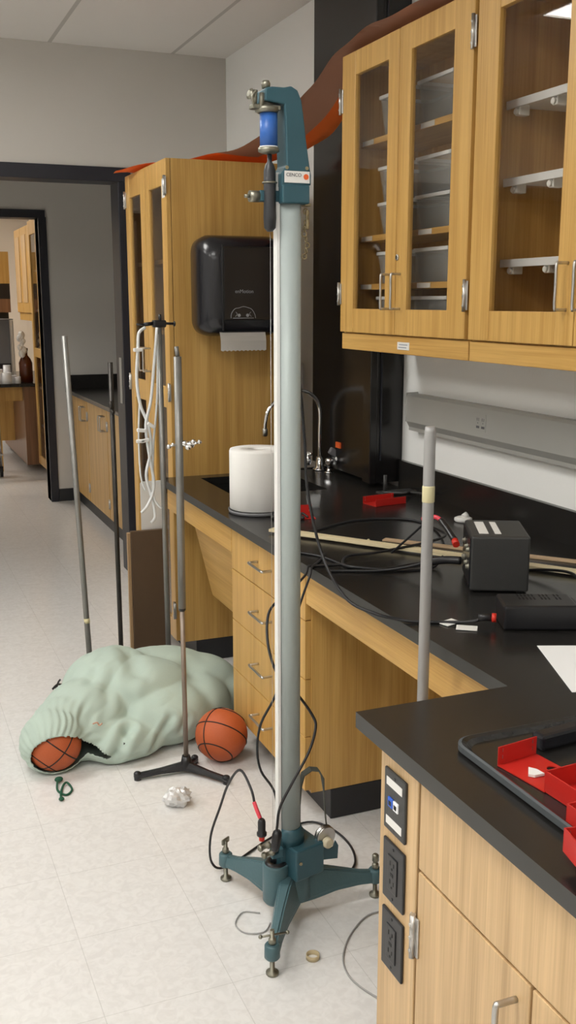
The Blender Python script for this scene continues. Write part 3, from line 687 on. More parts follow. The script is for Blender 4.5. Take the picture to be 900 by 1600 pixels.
# base hub and legs
hub = B()
hub.lathe([(0, .022), (.004, .036), (.012, .046), (.075, .040), (.085, .036)], (.915, AY, .045), n=32)
obj('hub', hub, 'teal_base', t)
cup = B().lathe([(0, .012), (.003, .030), (.01, .0345), (.108, .0345), (.112, .0325), (.112, .024), (.03, .022), (.029, .002)], (.862, AY - .005, .050), n=36, caps=False)
obj('cup', cup, 'teal_base', t)
obj('rubber_liner', B().torus((.862, AY - .005, .158), .0205, .0095, n=32), 'black', t)
feet = [(.772, 1.983, 'f'), (.800, 2.407, 'l'), (1.147, 2.180, 'r')]
for fx, fy, kx in feet:
    c0 = Vector((.900, AY, 0)); e = Vector((fx, fy, 0)); d = (e - c0).normalized(); L_ = (e - c0).length; n_ = Vector((-d.y, d.x, 0))
    lb = B(); rg = []
    for (s_, w_, z0, z1) in ((.02, .034, .045, .132), (.07, .027, .045, .128), (.13, .021, .052, .110), (L_ * .8, .016, .050, .088), (L_ - .012, .016, .047, .080)):
        p = c0 + d * s_
        rg.append([lb.bm.verts.new(p + n_ * a + Vector((0, 0, zz_))) for a, zz_ in ((-w_, z0), (w_, z0), (w_ * 1.05, z0 + .01), (w_ * .55, z1), (-w_ * .55, z1), (-w_ * 1.05, z0 + .01))])
    fs = [lb.bm.faces.new(rg[0]), lb.bm.faces.new(list(reversed(rg[-1])))]
    for A, C in zip(rg, rg[1:]):
        for i in range(6): fs.append(lb.bm.faces.new((A[(i + 1) % 6], A[i], C[i], C[(i + 1) % 6])))
    lb._n(fs); bmesh.ops.bevel(lb.bm, geom=lb.bm.edges[:], offset=.004, segments=2, affect='EDGES')
    lb.lathe([(0, .016), (.004, .019), (.034, .0185), (.038, .015)], (fx, fy, .044), n=24)
    lg_ = obj('leg', lb, 'teal_base', t)
    sw = B().lathe([(0, .014), (.002, .0155), (.007, .0155), (.010, .006), (.118, .0055)], (fx, fy, .0005), n=16).lathe([(0, .008), (.003, .0095), (.012, .009), (.016, .006)], (fx, fy, .0825), n=14)
    if kx == 'f': sw.cyl((fx - .032, fy - .006, .112), (fx + .044, fy + .012, .093), .0028, n=8).sphere((fx - .032, fy - .006, .112), .005).sphere((fx + .044, fy + .012, .093), .005)
    elif kx == 'l': sw.box(fx - .016, fx + .016, fy - .003, fy + .003, .110, .126, .003, rot=.6)
    else: sw.lathe([(0, .005), (.004, .009), (.02, .009), (.024, .006)], (fx, fy, .10), n=14)
    obj('leveling_screw', sw, 'bolt', lg_)
# bracket block
R = Matrix.Rotation(math.radians(14), 4, 'Z')
obj('clamp_block', B().box(.882, .972, AY - .055, AY + .035, .128, .214, .005, rot=R), 'teal', t)
obj('block_screw', B().lathe([(0, .0045), (.003, .004)], (.905, AY - .0665, .182), (0, -1, 0), 12), 'brass', t)
obj('pole_collar', B().lathe([(0, .036), (.03, .036), (.036, .031), (.045, .029)], (AX + .002, AY, .210), n=28).box(.868, .90, AY - .02, AY + .02, .135, .235, .003), 'teal', t)
pb = B().prism([(.972, AY - .012, .145), (1.034, AY - .012, .138), (1.036, AY - .012, .175), (1.028, AY - .012, .190), (1.021, AY - .012, .172), (1.012, AY - .012, .170), (1.010, AY - .012, .190), (1.016, AY - .012, .203), (.972, AY - .012, .212)], (0, .006, 0), .001)
obj('pulley_bracket', pb, 'teal', t)
obj('pulley', B().lathe([(0, .024), (.004, .0285), (.006, .022), (.014, .022), (.016, .0285), (.020, .026)], (.990, AY - .012, .218), (.15, -1, 0), n=32), 'steel', t)
obj('pulley_knob', B().lathe([(0, .011), (.004, .0145), (.016, .0135), (.018, .010)], (.990, AY - .032, .208), (.15, -1, 0), n=20), 'cream', t)
# webbing loop
lp = []
for p in [(.938, .20), (.938, .30), (.939, .352), (.947, .380), (.968, .391), (.990, .385), (1.002, .362), (1.006, .32), (1.012, .24), (1.018, .195)]: lp.append(p)
sb = B(); rows = []
for i, (x, z) in enumerate(lp):
    a = Vector((lp[min(i + 1, len(lp) - 1)][0] - lp[max(i - 1, 0)][0], 0, lp[min(i + 1, len(lp) - 1)][1] - lp[max(i - 1, 0)][1])).normalized(); nrm = Vector((-a.z, 0, a.x))
    c_ = Vector((x, AY + .018, z)); w_ = Vector((.004, .012, 0)) if z < .35 else Vector((.001, .012, 0))
    rows.append([sb.bm.verts.new(c_ + nrm * .0015 - w_), sb.bm.verts.new(c_ + nrm * .0015 + w_), sb.bm.verts.new(c_ - nrm * .0015 + w_), sb.bm.verts.new(c_ - nrm * .0015 - w_)])
fs = [sb.bm.faces.new(rows[0]), sb.bm.faces.new(list(reversed(rows[-1])))]
for A, C in zip(rows, rows[1:]):
    for i in range(4): fs.append(sb.bm.faces.new((A[i], A[(i + 1) % 4], C[(i + 1) % 4], C[i])))
sb._n(fs); sb.recalc = True
obj('strap_loop', sb, mat('olive_webbing', (.085, .09, .075), .8), t)
# terminals at the left of the base
tm = B().tube([(.866, AY - .02, .205), (.845, AY - .035, .212), (.835, AY - .05, .222)], .009, 10).box(.840, .872, AY - .035, AY - .015, .190, .215, .003)
obj('terminal_arm', tm, 'teal', t)
tb = B()
for (x, y, z) in ((.812, AY - .05, .240), (.822, AY - .05, .218)):
    tb.lathe([(0, .004), (.004, .009), (.010, .009), (.013, .006), (.024, .006), (.026, .009), (.034, .009), (.036, .004)], (x - .016, y, z - .002), (1, .1, .1), 12)
obj('binding_post', tb, 'bolt', t)

def cable(name, pts, r, label, extra=None, mats='cable', cat='cable'):
    p0 = pts[len(pts) // 2]
    return obj(name, B().tube(pts, r, 8, sub=5), mats, None, p0, label, cat)
# cables
t = thing('plug_cable', 'black cable with pink sleeve plugged into the apparatus base, arching over the left foot', 'cable', (.797, 2.17, .31))
obj('cable_run', B().tube([(0.798, 2.165, 0.345), (0.797, 2.19, 0.378), (0.79, 2.25, 0.402), (0.785, 2.33, 0.327), (0.783, 2.40, 0.224), (0.768, 2.44, 0.12), (0.775, 2.455, 0.03), (0.824, 2.46, .006), (0.999, 2.56, .006), (1.131, 2.60, .006), (1.183, 2.531, .006), (1.193, 2.431, .006), (1.168, 2.343, .006), (1.12, 2.29, .006)], .0034, 8), 'cable', t)
obj('pink_sleeve', B().tube([(.8045, 2.145, .318), (.800, 2.155, .335), (.797, 2.168, .352)], .0052, 10), 'pink', t)
obj('banana_plug', B().lathe([(0, .006), (.003, .0085), (.008, .010), (.034, .0095), (.036, .0125), (.044, .0125), (.046, .008)], (.8065, 2.140, .318), (0, 0, -1), 16), 'black', t)
obj('red_tip', B().lathe([(0, .0075), (.012, .007)], (.8065, 2.140, .272), (0, 0, -1), 12), 'red_small', t)
t = thing('plug_cable', 'black cable running down beside the grey tube to a plug at its base', 'cable', (.89, 2.2, .3))
obj('cable_run', B().tube([(1.198, 2.491, .8455), (1.15, 2.50, .8455), (1.100, 2.505, .8465), (1.082, 2.49, .85), (1.06, 2.46, .835), (1.002, 2.42, 0.812), (0.949, 2.38, 0.80), (0.908, 2.35, 0.773), (0.887, 2.30, 0.713), (0.893, 2.26, 0.651), (0.918, 2.24, 0.617), (0.952, 2.24, 0.577), (0.978, 2.22, 0.532), (0.974, 2.19, 0.511), (0.938, 2.15, 0.469), (0.888, 2.135, 0.404), (0.852, 2.13, 0.346), (0.842, 2.125, 0.300), (.838, 2.12, .280)], .0036, 8), 'cable', t)
obj('banana_plug', B().lathe([(0, .006), (.004, .010), (.012, .0125), (.040, .012), (.052, .009), (.055, .006)], (.842, 2.122, .290), (-.18, -.1, -1), 16), 'black', t)
cable('black_cable', [(1.19, 2.62, .8455), (1.15, 2.56, .8455), (1.10, 2.50, .8465), (1.083, 2.47, .848), (1.068, 2.45, .83), (1.016, 2.40, 0.764), (0.96, 2.34, 0.673), (0.911, 2.30, 0.575), (0.867, 2.30, 0.497), (0.863, 2.32, 0.417), (0.881, 2.34, 0.341), (0.935, 2.38, 0.25), (1.0, 2.5, .08), (1.07, 2.60, .006), (1.10, 2.68, .006)], .0034, 'black cable looping from the worktop edge around behind the tube to the floor')
t = thing('power_lead', 'long black lead sagging from the tube top to the small black adapter', 'cable', (1.0, 2.1, .9))
obj('cable_run', B().tube([(.936, 2.226, 1.777), (.940, 2.24, 1.605), (.952, 2.26, 1.439), (.981, 2.30, 1.322), (.990, 2.30, 1.214), (.987, 2.28, 1.118), (.988, 2.22, 1.002), (.991, 2.15, .928), (1.000, 2.06, .881), (1.04, 2.0, .862), (1.085, 1.978, .850), (1.12, 1.955, .8465), (1.19, 1.92, .8465), (1.232, 1.886, .854), (1.255, 1.872, .864)], .004, 8), 'cable', t)
obj('plug_body', B().cyl((1.243, 1.880, .864), (1.266, 1.862, .866), .0075, .0085), 'black', t)
obj('red_ring', B().cyl((1.267, 1.861, .866), (1.275, 1.855, .866), .0105), 'red_small', t)
cable('black_cable', [(1.10, 2.70, .8455), (1.167, 2.60, .8455), (1.194, 2.462, .8455), (1.256, 2.407, .8455), (1.36, 2.415, .8455), (1.43, 2.41, .85), (1.445, 2.385, .862)], .0036, 'black cable lying along the worktop front towards the power supply')
cable('black_cable', [(1.26, 2.90, .8455), (1.475, 3.0, .8455), (1.65, 2.95, .8455), (1.665, 2.80, .8455), (1.60, 2.62, .8655), (1.50, 2.56, .8655), (1.33, 2.555, .852), (1.235, 2.55, .852), (1.19, 2.49, .8455), (1.204, 2.421, .852), (1.312, 2.370, .8455), (1.40, 2.36, .8455), (1.44, 2.365, .875)], .0042, 'thick black cable curling in a loop over the metre stick on the worktop')
cable('black_cable', [(1.60, 2.22, .853), (1.64, 2.15, .868), (1.64, 2.06, .882), (1.60, 1.97, .884), (1.57, 1.93, .880)], .004, 'short black cable arching from behind the power supply to the adapter')
cable('thin_grey_wire', [(1.15, 2.10, .004), (1.087, 2.102, .004), (1.01, 2.046, .004), (.954, 1.973, .004), (.936, 1.903, .004), (.952, 1.835, .004), (.99, 1.76, .004)], .0022, 'thin translucent wire curving on the floor by the oak cabinet', mats='pvc', cat='wire')
# coil of clear tubing on the floor left of cup
cable('clear_tubing', [(.83, 2.22, .003), (.79, 2.24, .003), (.755, 2.20, .003), (.765, 2.155, .003), (.81, 2.14, .003), (.84, 2.17, .003)], .0018, 'faint loop of clear tubing on the floor below the apparatus cup', mats='pvc', cat='tubing')

# ring on floor, black plug, crumpled foil
obj('tape_ring', B().lathe([(0, .0145), (0, .0165), (.012, .0165), (.012, .0145), (0, .0145)], (.885, 2.0, .0005), n=28, caps=False), 'ring', None, (.885, 2.0, 0), 'small tan ring lying on the floor in front of the apparatus', 'ring')
obj('plug_block', B().box(1.0, 1.03, 1.69, 1.73, .0005, .035, .006), 'black', None, (1.01, 1.71, 0), 'small black plug block on the floor behind the cabinet corner', 'plug')
cf = B().sphere((.796, 2.865, .030), .038, (1.15, .9, .78), 20, 14)
for v in cf.bm.verts:
    p = v.co - Vector((.796, 2.865, .03)); k_ = noise.noise(p * 45) * .35 + noise.noise(p * 110 + Vector((3, 1, 2))) * .22
    v.co = Vector((.796, 2.865, .03)) + p * (1 + k_)
    if v.co.z < .001: v.co.z = .001
for f in cf.bm.faces: f.smooth = False
obj('crumpled_foil', cf, 'foil', None, (.796, 2.865, 0), 'crumpled silvery paper ball on the floor in front of the black tripod stand', 'foil ball')

# ------------------------------------------------------------------ basketballs
def basketball(c, r, rot, label):
    t = thing('basketball', label, 'basketball', (c[0], c[1], c[2] - r), 'basketballs')
    obj('ball_skin', B().sphere(c, r, u=48, v=32), 'ball', t)
    s = B(); R = Matrix.Rotation(rot[0], 3, 'X') @ Matrix.Rotation(rot[1], 3, 'Y') @ Matrix.Rotation(rot[2], 3, 'Z')
    C_ = Vector(c); rr = r + .0002; N = 64
    def curve(fn): s.tube([C_ + (R @ Vector(fn(2 * PI * i / N))).normalized() * rr for i in range(N)], .0022, 6, True, 1)
    curve(lambda a: (math.cos(a), math.sin(a), 0)); curve(lambda a: (0, math.cos(a), math.sin(a)))
    for sg in (-1, 1):
        curve(lambda a: (sg * .74 + .0 * a, .67 * math.cos(a) * 1.0, .67 * math.sin(a)))
    obj('seams', s, 'seam', t)
    return t
basketball((1.030, 3.125, .0925), .0915, (1.25, .55, .9), 'orange basketball resting on the floor against the drawer cabinet')
basketball((.477, 3.272, .0925), .0915, (.2, -.8, .3), 'orange basketball peeking out of the open mouth of the green bag')

# ------------------------------------------------------------------ green drawstring bag full of balls
dgz = bpy.context.evaluated_depsgraph_get
bb = B()
for c_, s_ in (((.74, 3.55, .15), (.185, .19, .152)), ((.62, 3.43, .115), (.165, .16, .125)), ((.58, 3.35, .085), (.15, .12, .095)), ((.93, 3.62, .13), (.24, .18, .130)), ((1.06, 3.60, .105), (.19, .17, .115)), ((1.16, 3.57, .075), (.125, .14, .088)),
               ((.90, 3.38, .095), (.18, .15, .112)), ((.84, 3.48, .14), (.20, .16, .135)), ((1.02, 3.45, .09), (.15, .15, .11)), ((.72, 3.31, .055), (.17, .12, .07)), ((.477, 3.285, .095), (.114, .112, .110)), ((.53, 3.36, .10), (.12, .12, .115))):
    bb.sphere(c_, 1, s_, 32, 20)
tmp = obj('tmpbag', bb, 'cloth')
md = tmp.modifiers.new('r', 'REMESH'); md.mode = 'VOXEL'; md.voxel_size = .006
ms = tmp.modifiers.new('s', 'SMOOTH'); ms.iterations = 32; ms.factor = .6
me = bpy.data.meshes.new_from_object(tmp.evaluated_get(dgz())); bpy.data.objects.remove(tmp)
bg = B(); bg.bm.from_mesh(me); bpy.data.meshes.remove(me)
BC = Vector((.477, 3.272, .0925)); AXD = Vector((-.16, -1, -.10)).normalized()
E1 = Vector((1, -.16, 0)).normalized(); E2 = AXD.cross(E1).normalized()
creases = [((.765, 3.34, .24), (.73, 3.24, .13), .022, .020), ((.73, 3.24, .13), (.66, 3.19, .03), .018, .020), ((.775, 3.33, .235), (.86, 3.30, .215), .016, .012), ((.88, 3.25, .13), (.80, 3.20, .03), .013, .012),
           ((.94, 3.24, .12), (.88, 3.20, .02), .012, .008), ((.66, 3.46, .27), (.58, 3.32, .15), .016, .006), ((.73, 3.44, .29), (.65, 3.29, .15), .016, .006), ((.80, 3.55, .29), (.80, 3.40, .25), .03, .012),
           ((1.03, 3.50, .22), (1.02, 3.32, .12), .03, .008), ((.62, 3.36, .2), (.55, 3.26, .15), .014, .007)]
bg.bm.normal_update()
newco = {}
for v in bg.bm.verts:
    p = v.co.copy(); n = v.normal.copy(); off = 0.0
    for a, e, w_, A_ in creases:
        a = Vector(a); e = Vector(e); ab = e - a; t_ = max(0, min(1, (p - a).dot(ab) / ab.dot(ab))); dd = (p - (a + ab * t_)).length
        off -= A_ * math.exp(-(dd / w_) ** 2) - .35 * A_ * math.exp(-((dd - 2.0 * w_) / w_) ** 2)
    d = p - BC; ax = d.dot(AXD); rx, ry = d.dot(E1), d.dot(E2); ang = math.atan2(ry, rx)
    # gathers along the mouth
    dist = max(0, (d.length - .115)) + max(0, -ax) * .35
    g = math.exp(-(dist / .085) ** 2) * (1 if p.z > .03 else .3)
    off += g * .0034 * math.sin(ang * 26 + 5 * noise.noise(p * 9)) * (.55 + .9 * noise.noise(p * 14 + Vector((5, 2, 1))))
    # long folds running from the mouth over the lumps
    D1 = Vector((.80, .50, .33)).normalized(); D2 = Vector((.5, -.8, 0)).normalized(); D3 = D1.cross(D2)
    fp_ = Vector((p.dot(D1) * 2.2, p.dot(D2) * 6.5, p.dot(D3) * 6.5))
    fade = min(1, max(0, (1.12 - p.x) / .25)) * min(1, p.z / .05)
    for sc_, am_, sh_ in ((.8, .0055, Vector((0, 0, 0))), (2.3, .0018, Vector((7, 3, 1)))):
        v_ = noise.noise(fp_ * sc_ + sh_)
        off += fade * am_ * (.35 - (1 - min(1, abs(v_) * 4.0)) ** 1.5)
    off += .005 * noise.noise(p * 4.5)
    q = p + n * off
    if q.z < .002: q.z = .002 + .0
    newco[v] = q
for v, q in newco.items(): v.co = q
# open the mouth
dele = []
for v in bg.bm.verts:
    d = v.co - BC; L_ = d.length
    rx, ry, ax = d.dot(E1), d.dot(E2), d.dot(AXD)
    rxx = (rx - .010) / .098 if rx > .010 else (rx - .010) / .088
    up = v.co.z - BC.z
    ryy = (up + .020) / .078 if up > -.020 else (up + .020) / .060
    if ax > .0 and rxx ** 2 + ryy ** 2 < 1: dele.append(v)
    elif ax > 0.01 and .07 < rx < .19 and abs(up - (.005 - (rx - .07) * .52)) < .030 * (1 - (rx - .07) / .12): dele.append(v)
bmesh.ops.delete(bg.bm, geom=dele, context='VERTS')
for f in bg.bm.faces: f.smooth = True
bmesh.ops.solidify(bg.bm, geom=bg.bm.faces[:], thickness=.003)
for f in bg.bm.faces: f.smooth = True
t = thing('drawstring_bag', 'large pale green drawstring bag slumped on the floor, full of balls', 'bag', (.8, 3.45, 0))
obj('bag_cloth', bg, 'cloth', t)
obj('drawcord', B().tube([(.470, 3.175, .010), (.463, 3.15, .012), (.455, 3.10, .006), (.475, 3.06, .005), (.50, 3.09, .005), (.492, 3.14, .008), (.475, 3.12, .007), (.460, 3.07, .005), (.456, 3.03, .005)], .0036, 8).sphere((.456, 3.035, .007), .009, (1, 1, .7), 12, 8).sphere((.470, 3.165, .012), .011, (1.3, 1, .8), 12, 8), 'green_cord', t, label='dark green drawcord')
obj('loose_thread', B().tube([(.60, 3.214, .168), (.615, 3.214, .170), (.622, 3.212, .160), (.632, 3.212, .166)], .0028, 6), 'orange_brown', t)
obj('ink_mark', B().lathe([(0, .007), (.001, .004)], (.705, 3.205, .080), (0, -1, .1), 3), 'black', t)
# black twist near bag on the floor
obj('black_scrap', B().tube([(.585, 3.985, .010), (.61, 4.0, .022), (.64, 4.01, .008)], .0045, 8).tube([(.60, 3.99, .004), (.612, 4.0, .03), (.622, 4.0, .042)], .004, 8).tube([(.60, 4.01, .004), (.615, 3.99, .012), (.63, 3.97, .004)], .004, 8), 'black', None, (.61, 4.0, 0), 'small black twisted scrap on the floor behind the green bag', 'scrap')

# ------------------------------------------------------------------ rods and stands
def stand_base(t, x, y, legs, m='black'):
    hb = B().lathe([(0, .020), (.006, .022), (.028, .018), (.05, .014)], (x, y, .012), n=20)
    obj('hub', hb, m, t)
    for (ex, ey) in legs:
        d = Vector((ex - x, ey - y, 0)); L_ = d.length; d.normalize(); n_ = Vector((-d.y, d.x, 0)); p = Vector((x, y, 0)); rg = []; lb = B()
        for (s_, w_, z0, z1) in ((0.0, .016, .012, .042), (L_ * .5, .0125, .012, .030), (L_ - .012, .0125, .008, .024), (L_, .009, .008, .022)):
            rg.append([lb.bm.verts.new(p + d * s_ + n_ * a + Vector((0, 0, zz_))) for a, zz_ in ((-w_, z0), (w_, z0), (w_, (z0 + z1) / 2), (w_ * .5, z1), (-w_ * .5, z1), (-w_, (z0 + z1) / 2))])
        fs = [lb.bm.faces.new(rg[0]), lb.bm.faces.new(list(reversed(rg[-1])))]
        for A, C in zip(rg, rg[1:]):
            for i in range(6): fs.append(lb.bm.faces.new((A[(i + 1) % 6], A[i], C[i], C[(i + 1) % 6])))
        lb._n(fs); bmesh.ops.bevel(lb.bm, geom=lb.bm.edges[:], offset=.002, segments=2, affect='EDGES')
        lb.lathe([(0, .012), (.0115, .012)], p + d * (L_ - .012) + Vector((0, 0, .0005)), n=14)
        lb.sphere(tuple(p + d * (L_ - .012) + Vector((0, 0, .022))), .013, (1, 1, .7), 14, 10)
        obj('leg', lb, m, t)
t = thing('lab_stand', 'black tripod stand with a two-part rod and silver clamp, before the green bag', 'lab stand', (.886, 3.06, 0))
stand_base(t, .886, 3.075, [(.706, 3.085), (.992, 2.935), (.94, 3.14)])
obj('rod', B().cyl((.886, 3.075, .03), (.884, 3.075, .60), .0082, n=16), 'rod_bronze', t, label='thin bronze lower rod')
obj('rod', B().cyl((.884, 3.075, .585), (.888, 3.075, 1.405), .0125, n=20).cyl((.888, 3.075, 1.404), (.885, 3.075, 1.436), .007, n=14), 'rod', t, label='thick grey upper rod')
obj('coupling', B().lathe([(0, .0095), (.004, .0125), (.035, .0105), (.05, .008)], (.884, 3.075, .575), n=16), 'black', t)
cl = B()
for p_, r_ in (((.902, 3.06, 1.132), .010), ((.918, 3.055, 1.128), .012), ((.926, 3.05, 1.138), .008), ((.910, 3.055, 1.12), .009)): cl.sphere(p_, r_, (1.1, .8, 1), 10, 8)
cl.cyl((.925, 3.05, 1.13), (.944, 3.045, 1.136), .004, n=8).sphere((.945, 3.045, 1.137), .007, u=10, v=8).cyl((.872, 3.07, 1.128), (.852, 3.065, 1.124), .004, n=8).sphere((.850, 3.065, 1.124), .0075, u=10, v=8).sphere((.862, 3.06, 1.131), .0055, u=10, v=8)
obj('clamp', cl, 'chrome', t, label='shiny silver clamp')
t = thing('lab_stand', 'thin silver-grey rod stand leaning highest at the left, behind the green bag', 'lab stand', (.742, 3.97, 0))
stand_base(t, .742, 3.96, [(.70, 3.90), (.80, 3.93), (.74, 4.02)])
obj('rod', B().cyl((.742, 3.96, .03), (.695, 3.96, 1.444), .0115, n=16), 'rod', t)
obj('tape_wrap', B().cyl((.7345, 3.96, .285), (.733, 3.96, .305), .0122, n=16), 'tape', t)
t = thing('lab_stand', 'dark tarnished rod stand in front of the doorway post', 'lab stand', (.88, 4.0, 0))
stand_base(t, .88, 4.0, [(.93, 3.96), (.84, 3.95), (.89, 4.05)])
obj('rod', B().cyl((.880, 4.0, .03), (.878, 4.0, 1.337), .0100, n=16), 'rod_dark', t)
obj('clamp_knob', B().sphere((.872, 3.99, 1.17), .011, (1, 1, 1.3), 10, 8).sphere((.878, 3.99, 1.14), .010, u=10, v=8), 'rod_dark', t)
t = thing('lab_stand', 'slim rod stand topped by a black clamp with white tubing, by the tall cabinet', 'lab stand', (1.05, 3.87, 0))
stand_base(t, 1.05, 3.87, [(1.262, 4.06), (.95, 3.92), (1.06, 3.80)])
obj('rod', B().cyl((1.05, 3.87, .03), (1.045, 3.87, 1.50), .0108, n=16), 'rod', t)
cl = B().box(1.02, 1.072, 3.852, 3.888, 1.475, 1.503, .006).cyl((1.02, 3.87, 1.49), (.985, 3.865, 1.486), .0075, n=10).cyl((.985, 3.865, 1.486), (.955, 3.862, 1.487), .004, n=8).cyl((1.07, 3.87, 1.49), (1.105, 3.872, 1.488), .005, n=8).sphere((1.108, 3.872, 1.488), .009, (.6, 1.2, 1.2), 10, 8).cyl((1.045, 3.85, 1.50), (1.045, 3.85, 1.525), .006, n=10)
obj('clamp', cl, 'black', t, label='black boss-head clamp')
# tubing hanging from clamp
t = thing('rubber_tubing', 'tangle of white rubber tubing hanging from the black clamp', 'tubing', (.97, 3.84, 1.1))
tb = B()
yq = 3.84
tb.tube([(1.03, yq, 1.475), (1.015, yq - .004, 1.35), (.995, yq - .01, 1.20), (.972, yq - .01, 1.10), (.985, yq, .98), (1.0, yq, .86), (.975, yq, .785), (.945, yq, .752)], .0062, 8)
tb.tube([(.985, yq + .01, 1.475), (.958, yq, 1.455), (.950, yq - .01, 1.40), (.944, yq, 1.28), (.955, yq, 1.18), (.982, yq - .01, 1.10), (.992, yq, 1.0), (.970, yq, .90), (.995, yq + .01, .80), (1.004, yq + .01, .73), (.985, yq, .708)], .0062, 8)
tb.tube([(1.035, yq + .012, 1.45), (1.028, yq + .01, 1.25), (1.018, yq + .01, 1.13), (1.005, yq + .01, 1.02), (.998, yq + .01, .86), (1.002, yq, .80), (1.025, yq - .01, .765)], .0045, 8)
tb.tube([(.955, yq + .01, 1.20), (.947, yq + .012, 1.05), (.950, yq + .01, .90), (.965, yq, .84)], .0035, 8)
obj('tube_run', tb, 'tubing', t)
tc_ = B()
for (x, z, a) in ((.952, 1.082, .1), (.965, 1.042, -.2), (.948, 1.04, 0), (.992, 1.10, .6), (.948, 1.392, .0)):
    tc_.box(x - .018, x + .018, yq - .022, yq - .008, z - .007, z + .007, .004, rot=Matrix.Rotation(a, 4, 'Y'))
obj('tube_clips', tc_, 'white', t)
# PVC rod in nearer knee space
t = thing('pvc_rod', 'light grey upright rod with a cream tape band, standing behind the near worktop corner', 'rod', (1.032, 1.76, 0))
obj('rod_shaft', B().lathe([(0, .0118), (1.30, .0118), (1.315, .0112), (1.325, .0100)], (1.032, 1.76, .002), n=24), 'pvc', t)
obj('tape_band', B().lathe([(0, .0122), (.001, .0128), (.032, .0128), (.034, .0122)], (1.032, 1.76, 1.172), n=24), 'tape', t)
# leaning board and paper
t = thing('leaning_board', 'dark brown board standing beside the tall cabinet door', 'board', (1.03, 4.10, 0))
b_ = B().box(.950, 1.100, 4.055, 4.075, .002, .628, .002); obj('board_face', b_, 'board', t)
obj('board_edge', B().box(.936, .949, 4.058, 4.074, .002, .622, .001), 'cardboard', t, label='tan board edge')
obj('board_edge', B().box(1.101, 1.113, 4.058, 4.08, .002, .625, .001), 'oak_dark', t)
t = obj('card_sheet', B().prism([(1.005, 4.085, .002), (1.105, 4.085, .002), (1.105, 4.087, .815), (1.10, 4.088, .832), (1.012, 4.088, .832), (1.005, 4.087, .825)], (0, .004, 0)), 'label', None, (1.05, 4.085, 0), 'pale pinkish card tucked behind the brown board', 'card')

# ------------------------------------------------------------------ worktop items
t = thing('paper_towel_roll', 'large white paper towel roll standing on end beside the sink', 'towel roll', (1.232, 3.285, ZC))
obj('roll', B().lathe([(0, .096), (.003, .100), (.205, .100), (.212, .097), (.2125, .024), (.19, .022)], (1.232, 3.285, ZC + .014), n=56), 'towel', t)
obj('core', B().lathe([(0, .021), (.008, .021)], (1.232, 3.285, ZC + .212), n=24), 'cardboard', t)
obj('foil_tray', B().lathe([(0, .098), (.001, .103), (.013, .106), (.013, .104), (.003, .098), (.003, .01)], (1.232, 3.285, ZC + .0005), n=40, caps=False), 'grey_plastic', None, (1.232, 3.285, ZC), 'shallow grey dish under the paper towel roll', 'dish')
bc = B()
for i in range(5):
    x, y = 1.235 + .022 * i, 3.155 - .012 * i
    bc.tube([(x, y, ZC + .006), (x + .012, y + .02, ZC + .016), (x + .02, y - .012, ZC + .008)], .004, 6).sphere((x, y - .01, ZC + .007), .007, (1.5, 1, 1), 8, 6)
obj('binder_clips', bc, 'charcoal', None, (1.27, 3.14, ZC), 'small dark clips heaped at the foot of the towel roll', 'clips', kind='stuff')
def stick(p, q, w, h, mt, label, sub=True):
    p, q = Vector(p), Vector(q); d = q - p; L_ = d.length; a = math.atan2(d.y, d.x)
    t = thing('metre_stick', label, 'metre stick', tuple((p + q) / 2)); t.rotation_euler = (0, 0, a); ORG[t.name] = Vector((0, 0, 0))
    obj('stick_wood', B().box(-L_ / 2, L_ / 2, -w / 2, w / 2, 0, h, .0006), mt, t)
    tk = B()
    n = int(L_ * 100)
    for i in range(n):
        x = -L_ / 2 + .005 + i * .01
        tk.box(x, x + .0006, w / 2 - (.008 if i % 10 == 0 else .005 if i % 5 == 0 else .0035), w / 2 - .0005, h, h + .0002)
    obj('graduations', tk, 'ink', t)
    return t
stick((1.155, 2.955, ZC + .006), (1.805, 2.045, ZC + .006), .036, .009, 'stick', 'pale yellow metre stick lying diagonally across the worktop')
stick((1.44, 2.72, ZC + .0005), (1.90, 2.17, ZC + .0005), .030, .005, 'stick2', 'tan metre stick half hidden behind the power supply')
# wood scrap
obj('tape_scrap', B().tube([(1.30, 2.78, ZC + .002), (1.33, 2.72, ZC + .004), (1.345, 2.70, ZC + .002), (1.37, 2.685, ZC + .004), (1.375, 2.70, ZC + .012)], .0045, 6), 'tape', None, (1.34, 2.71, ZC), 'curled cream tape scrap lying in front of the metre stick', 'tape scrap')
# power supply cube
a_ = math.atan2(2.061 - 2.127, 1.511 - 1.381)
Rz = Matrix.Rotation(a_, 4, 'Z')
t = thing('power_supply', 'boxy charcoal power supply with two white stripes on top', 'power supply', (1.374, 2.122, ZC)); t.rotation_euler = (0, 0, a_)
ORG[t.name] = Vector((0, 0, 0))
w_, dp, hh = .148, .20, .149
obj('case', B().box(0, w_, 0, dp, .004, hh, .006, seg=2), 'charcoal', t)
obj('top_label', B().box(.022, .046, .03, dp - .03, hh, hh + .0008), 'label', t)
obj('top_label', B().box(.062, .078, .03, dp - .03, hh, hh + .0008), 'label', t)
for (y, z, r) in ((.035, .105, .011), (.075, .105, .011), (.035, .06, .012), (.08, .06, .012), (.14, .06, .016), (.14, .105, .012)): obj('terminal_knob', B().lathe([(0, r * .8), (.003, r * .8), (.004, r * .5), (.010, r * .45)], (0, y, z), (-1, 0, 0), 14), 'bolt', t)
obj('front_panel', B().box(-.003, -.0002, .008, dp - .008, .012, hh - .008, .001), 'black_gloss', t)
